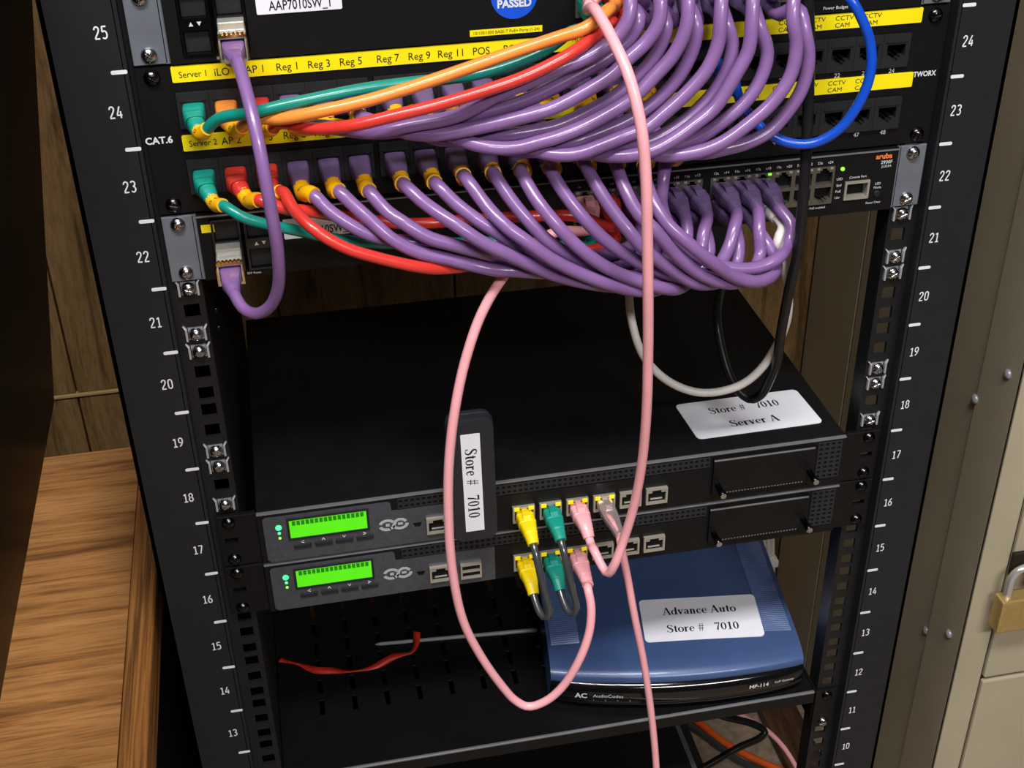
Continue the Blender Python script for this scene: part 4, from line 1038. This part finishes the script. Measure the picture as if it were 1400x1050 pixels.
def sect(p, T, up, w_, h_, e, n=16):
    s_ = np.cross(T, up); s_ /= np.linalg.norm(s_); u_ = np.cross(s_, T)
    R_ = []
    for a in np.linspace(0, 2*math.pi, n, endpoint=False):
        c, q = math.cos(a), math.sin(a)
        R_.append(p + s_*(w_/2*math.copysign(abs(c)**e, c)) + u_*(h_/2*math.copysign(abs(q)**e, q)))
    return R_
BOOTS = {
 'panel': [(0, 12.4, 10.6, .35), (5, 12.4, 10.6, .35), (12, 11.6, 10.2, .4), (18, 10.2, 9.4, .6), (23, 9.0, 9.0, .9), (25, 8, 8, 1)],
 'switch': [(0, 11.6, 7.6, .3), (9, 11.6, 7.6, .3), (9.2, 12.8, 9.8, .4), (16, 12.2, 10, .45), (22, 9.6, 9.6, .8), (27, 8.2, 8.2, 1)],
 'server': [(0, 11.6, 7.6, .3), (8, 11.6, 7.6, .3), (8.2, 13, 10, .4), (17, 12.6, 10, .45), (26, 10, 9.4, .7), (34, 8.4, 8.4, 1)],
 'sfp': [(0, 12.4, 9.6, .3), (17, 12.4, 9.6, .3), (17.2, 12.4, 9.6, .35), (28, 11, 9.4, .5), (34, 8.6, 8.6, .9), (37, 7.4, 7.4, 1)],
 'clear': [(0, 11.6, 8, .3), (12, 11.6, 8.4, .35), (22, 10.6, 9, .5), (34, 7.6, 7.6, .9), (40, 6.2, 6.2, 1)],
}
def arclen(P): return np.r_[0, np.cumsum(np.linalg.norm(np.diff(P, axis=0), axis=1))]
def at_s(P, s, q):
    p = np.array([np.interp(q, s, P[:, k]) for k in range(3)])
    p2 = np.array([np.interp(q+1.5, s, P[:, k]) for k in range(3)]); p1 = np.array([np.interp(q-1.5, s, P[:, k]) for k in range(3)])
    T = p2-p1; T /= np.linalg.norm(T)+1e-9
    return p, T
for c in CAB:
    P = c['P']; base = P[0]
    t = thing(c['name'], c['label'], c['cat'], base, c['group'])
    L = arclen(P)
    MB().tube(P, c['r'], 12).build('jacket', c['m'], t)
    for e, Q in zip(c['ends'], (P, P[::-1])):
        if not e: continue
        bm_, style = e; s_ = arclen(Q)
        rib = style in ('rib', 'server')
        tab = BOOTS.get(style, BOOTS['panel'])
        qs = [r_[0] for r_ in tab]
        if rib:
            fine = np.arange(9, qs[-1], 0.9); allq = sorted(set(list(qs)+list(fine)))
        else: allq = qs
        rings = []
        for q in allq:
            w_, h_, ex = (np.interp(q, qs, [r_[k] for r_ in tab]) for k in (1, 2, 3))
            if rib and q in (fine if rib else ()) and int(round((q-9)/0.9)) % 2: w_ *= 0.94; h_ *= 0.93
            p, T = at_s(Q, s_, q); rings.append(sect(p, T, Z_, w_, h_, ex))
        bo = MB(); bo.loft(rings, True, style not in ('switch', 'sfp'))
        b_ = bo.build('plug_boot', bm_, t)
        if style in ('switch', 'server', 'clear'):
            lt = MB(); lr = []
            for q, w_, hh in ((2, 3.4, 4.4), (9, 4.4, 6.6), (14, 5.4, 6.8), (17, 5.4, 5.2)):
                p, T = at_s(Q, s_, q); sx_ = np.cross(T, Z_); sx_ /= np.linalg.norm(sx_); u_ = np.cross(sx_, T)
                lr.append([p+sx_*w_/2+u_*hh, p-sx_*w_/2+u_*hh, p-sx_*w_/2+u_*(hh-1.5), p+sx_*w_/2+u_*(hh-1.5)])
            lt.loft(lr, True, False); lt.build('latch', bm_, b_)
        if style == 'clear':
            cg = MB()
            for k in range(8):
                pts = [at_s(Q, s_, q)[0]+np.array(((k-3.5)*1.0, 0, 1.2)) for q in (1, 6, 12, 20)]; cg.tube(pts, 0.4, 5)
            cg.build('conductors', 'cable_orange', b_)
    if c['sleeve']:
        a, b2 = c['sleeve']; qs = np.linspace(a, b2, 7); pts = [at_s(P, L, q)[0] for q in qs]
        so = MB().tube(pts, c['r']+0.8, 14).build('label_sleeve', 'sleeve_orange', t)
        # printed marks wrapped on the sleeve
        mk = MB(); tx = str(c['no'])
        vs, fs, w_ = text2d('P4 '+tx); k = 9.5/max(w_, 0.1); out = []
        for vx, vy in vs:
            q = a+(b2-a)*0.5+(vy-0.34)*k*0.9; p, T = at_s(P, L, q)
            sx_ = np.cross(T, Z_); sx_ /= np.linalg.norm(sx_); u_ = np.cross(sx_, T)
            ang = (vx-w_/2)*k/(c['r']+0.8)
            out.append(p+(c['r']+0.92)*(-u_*-math.cos(ang)+sx_*-math.sin(ang)*-1))
        mk.add(out, fs); mk.build('print', 'print_black', so)
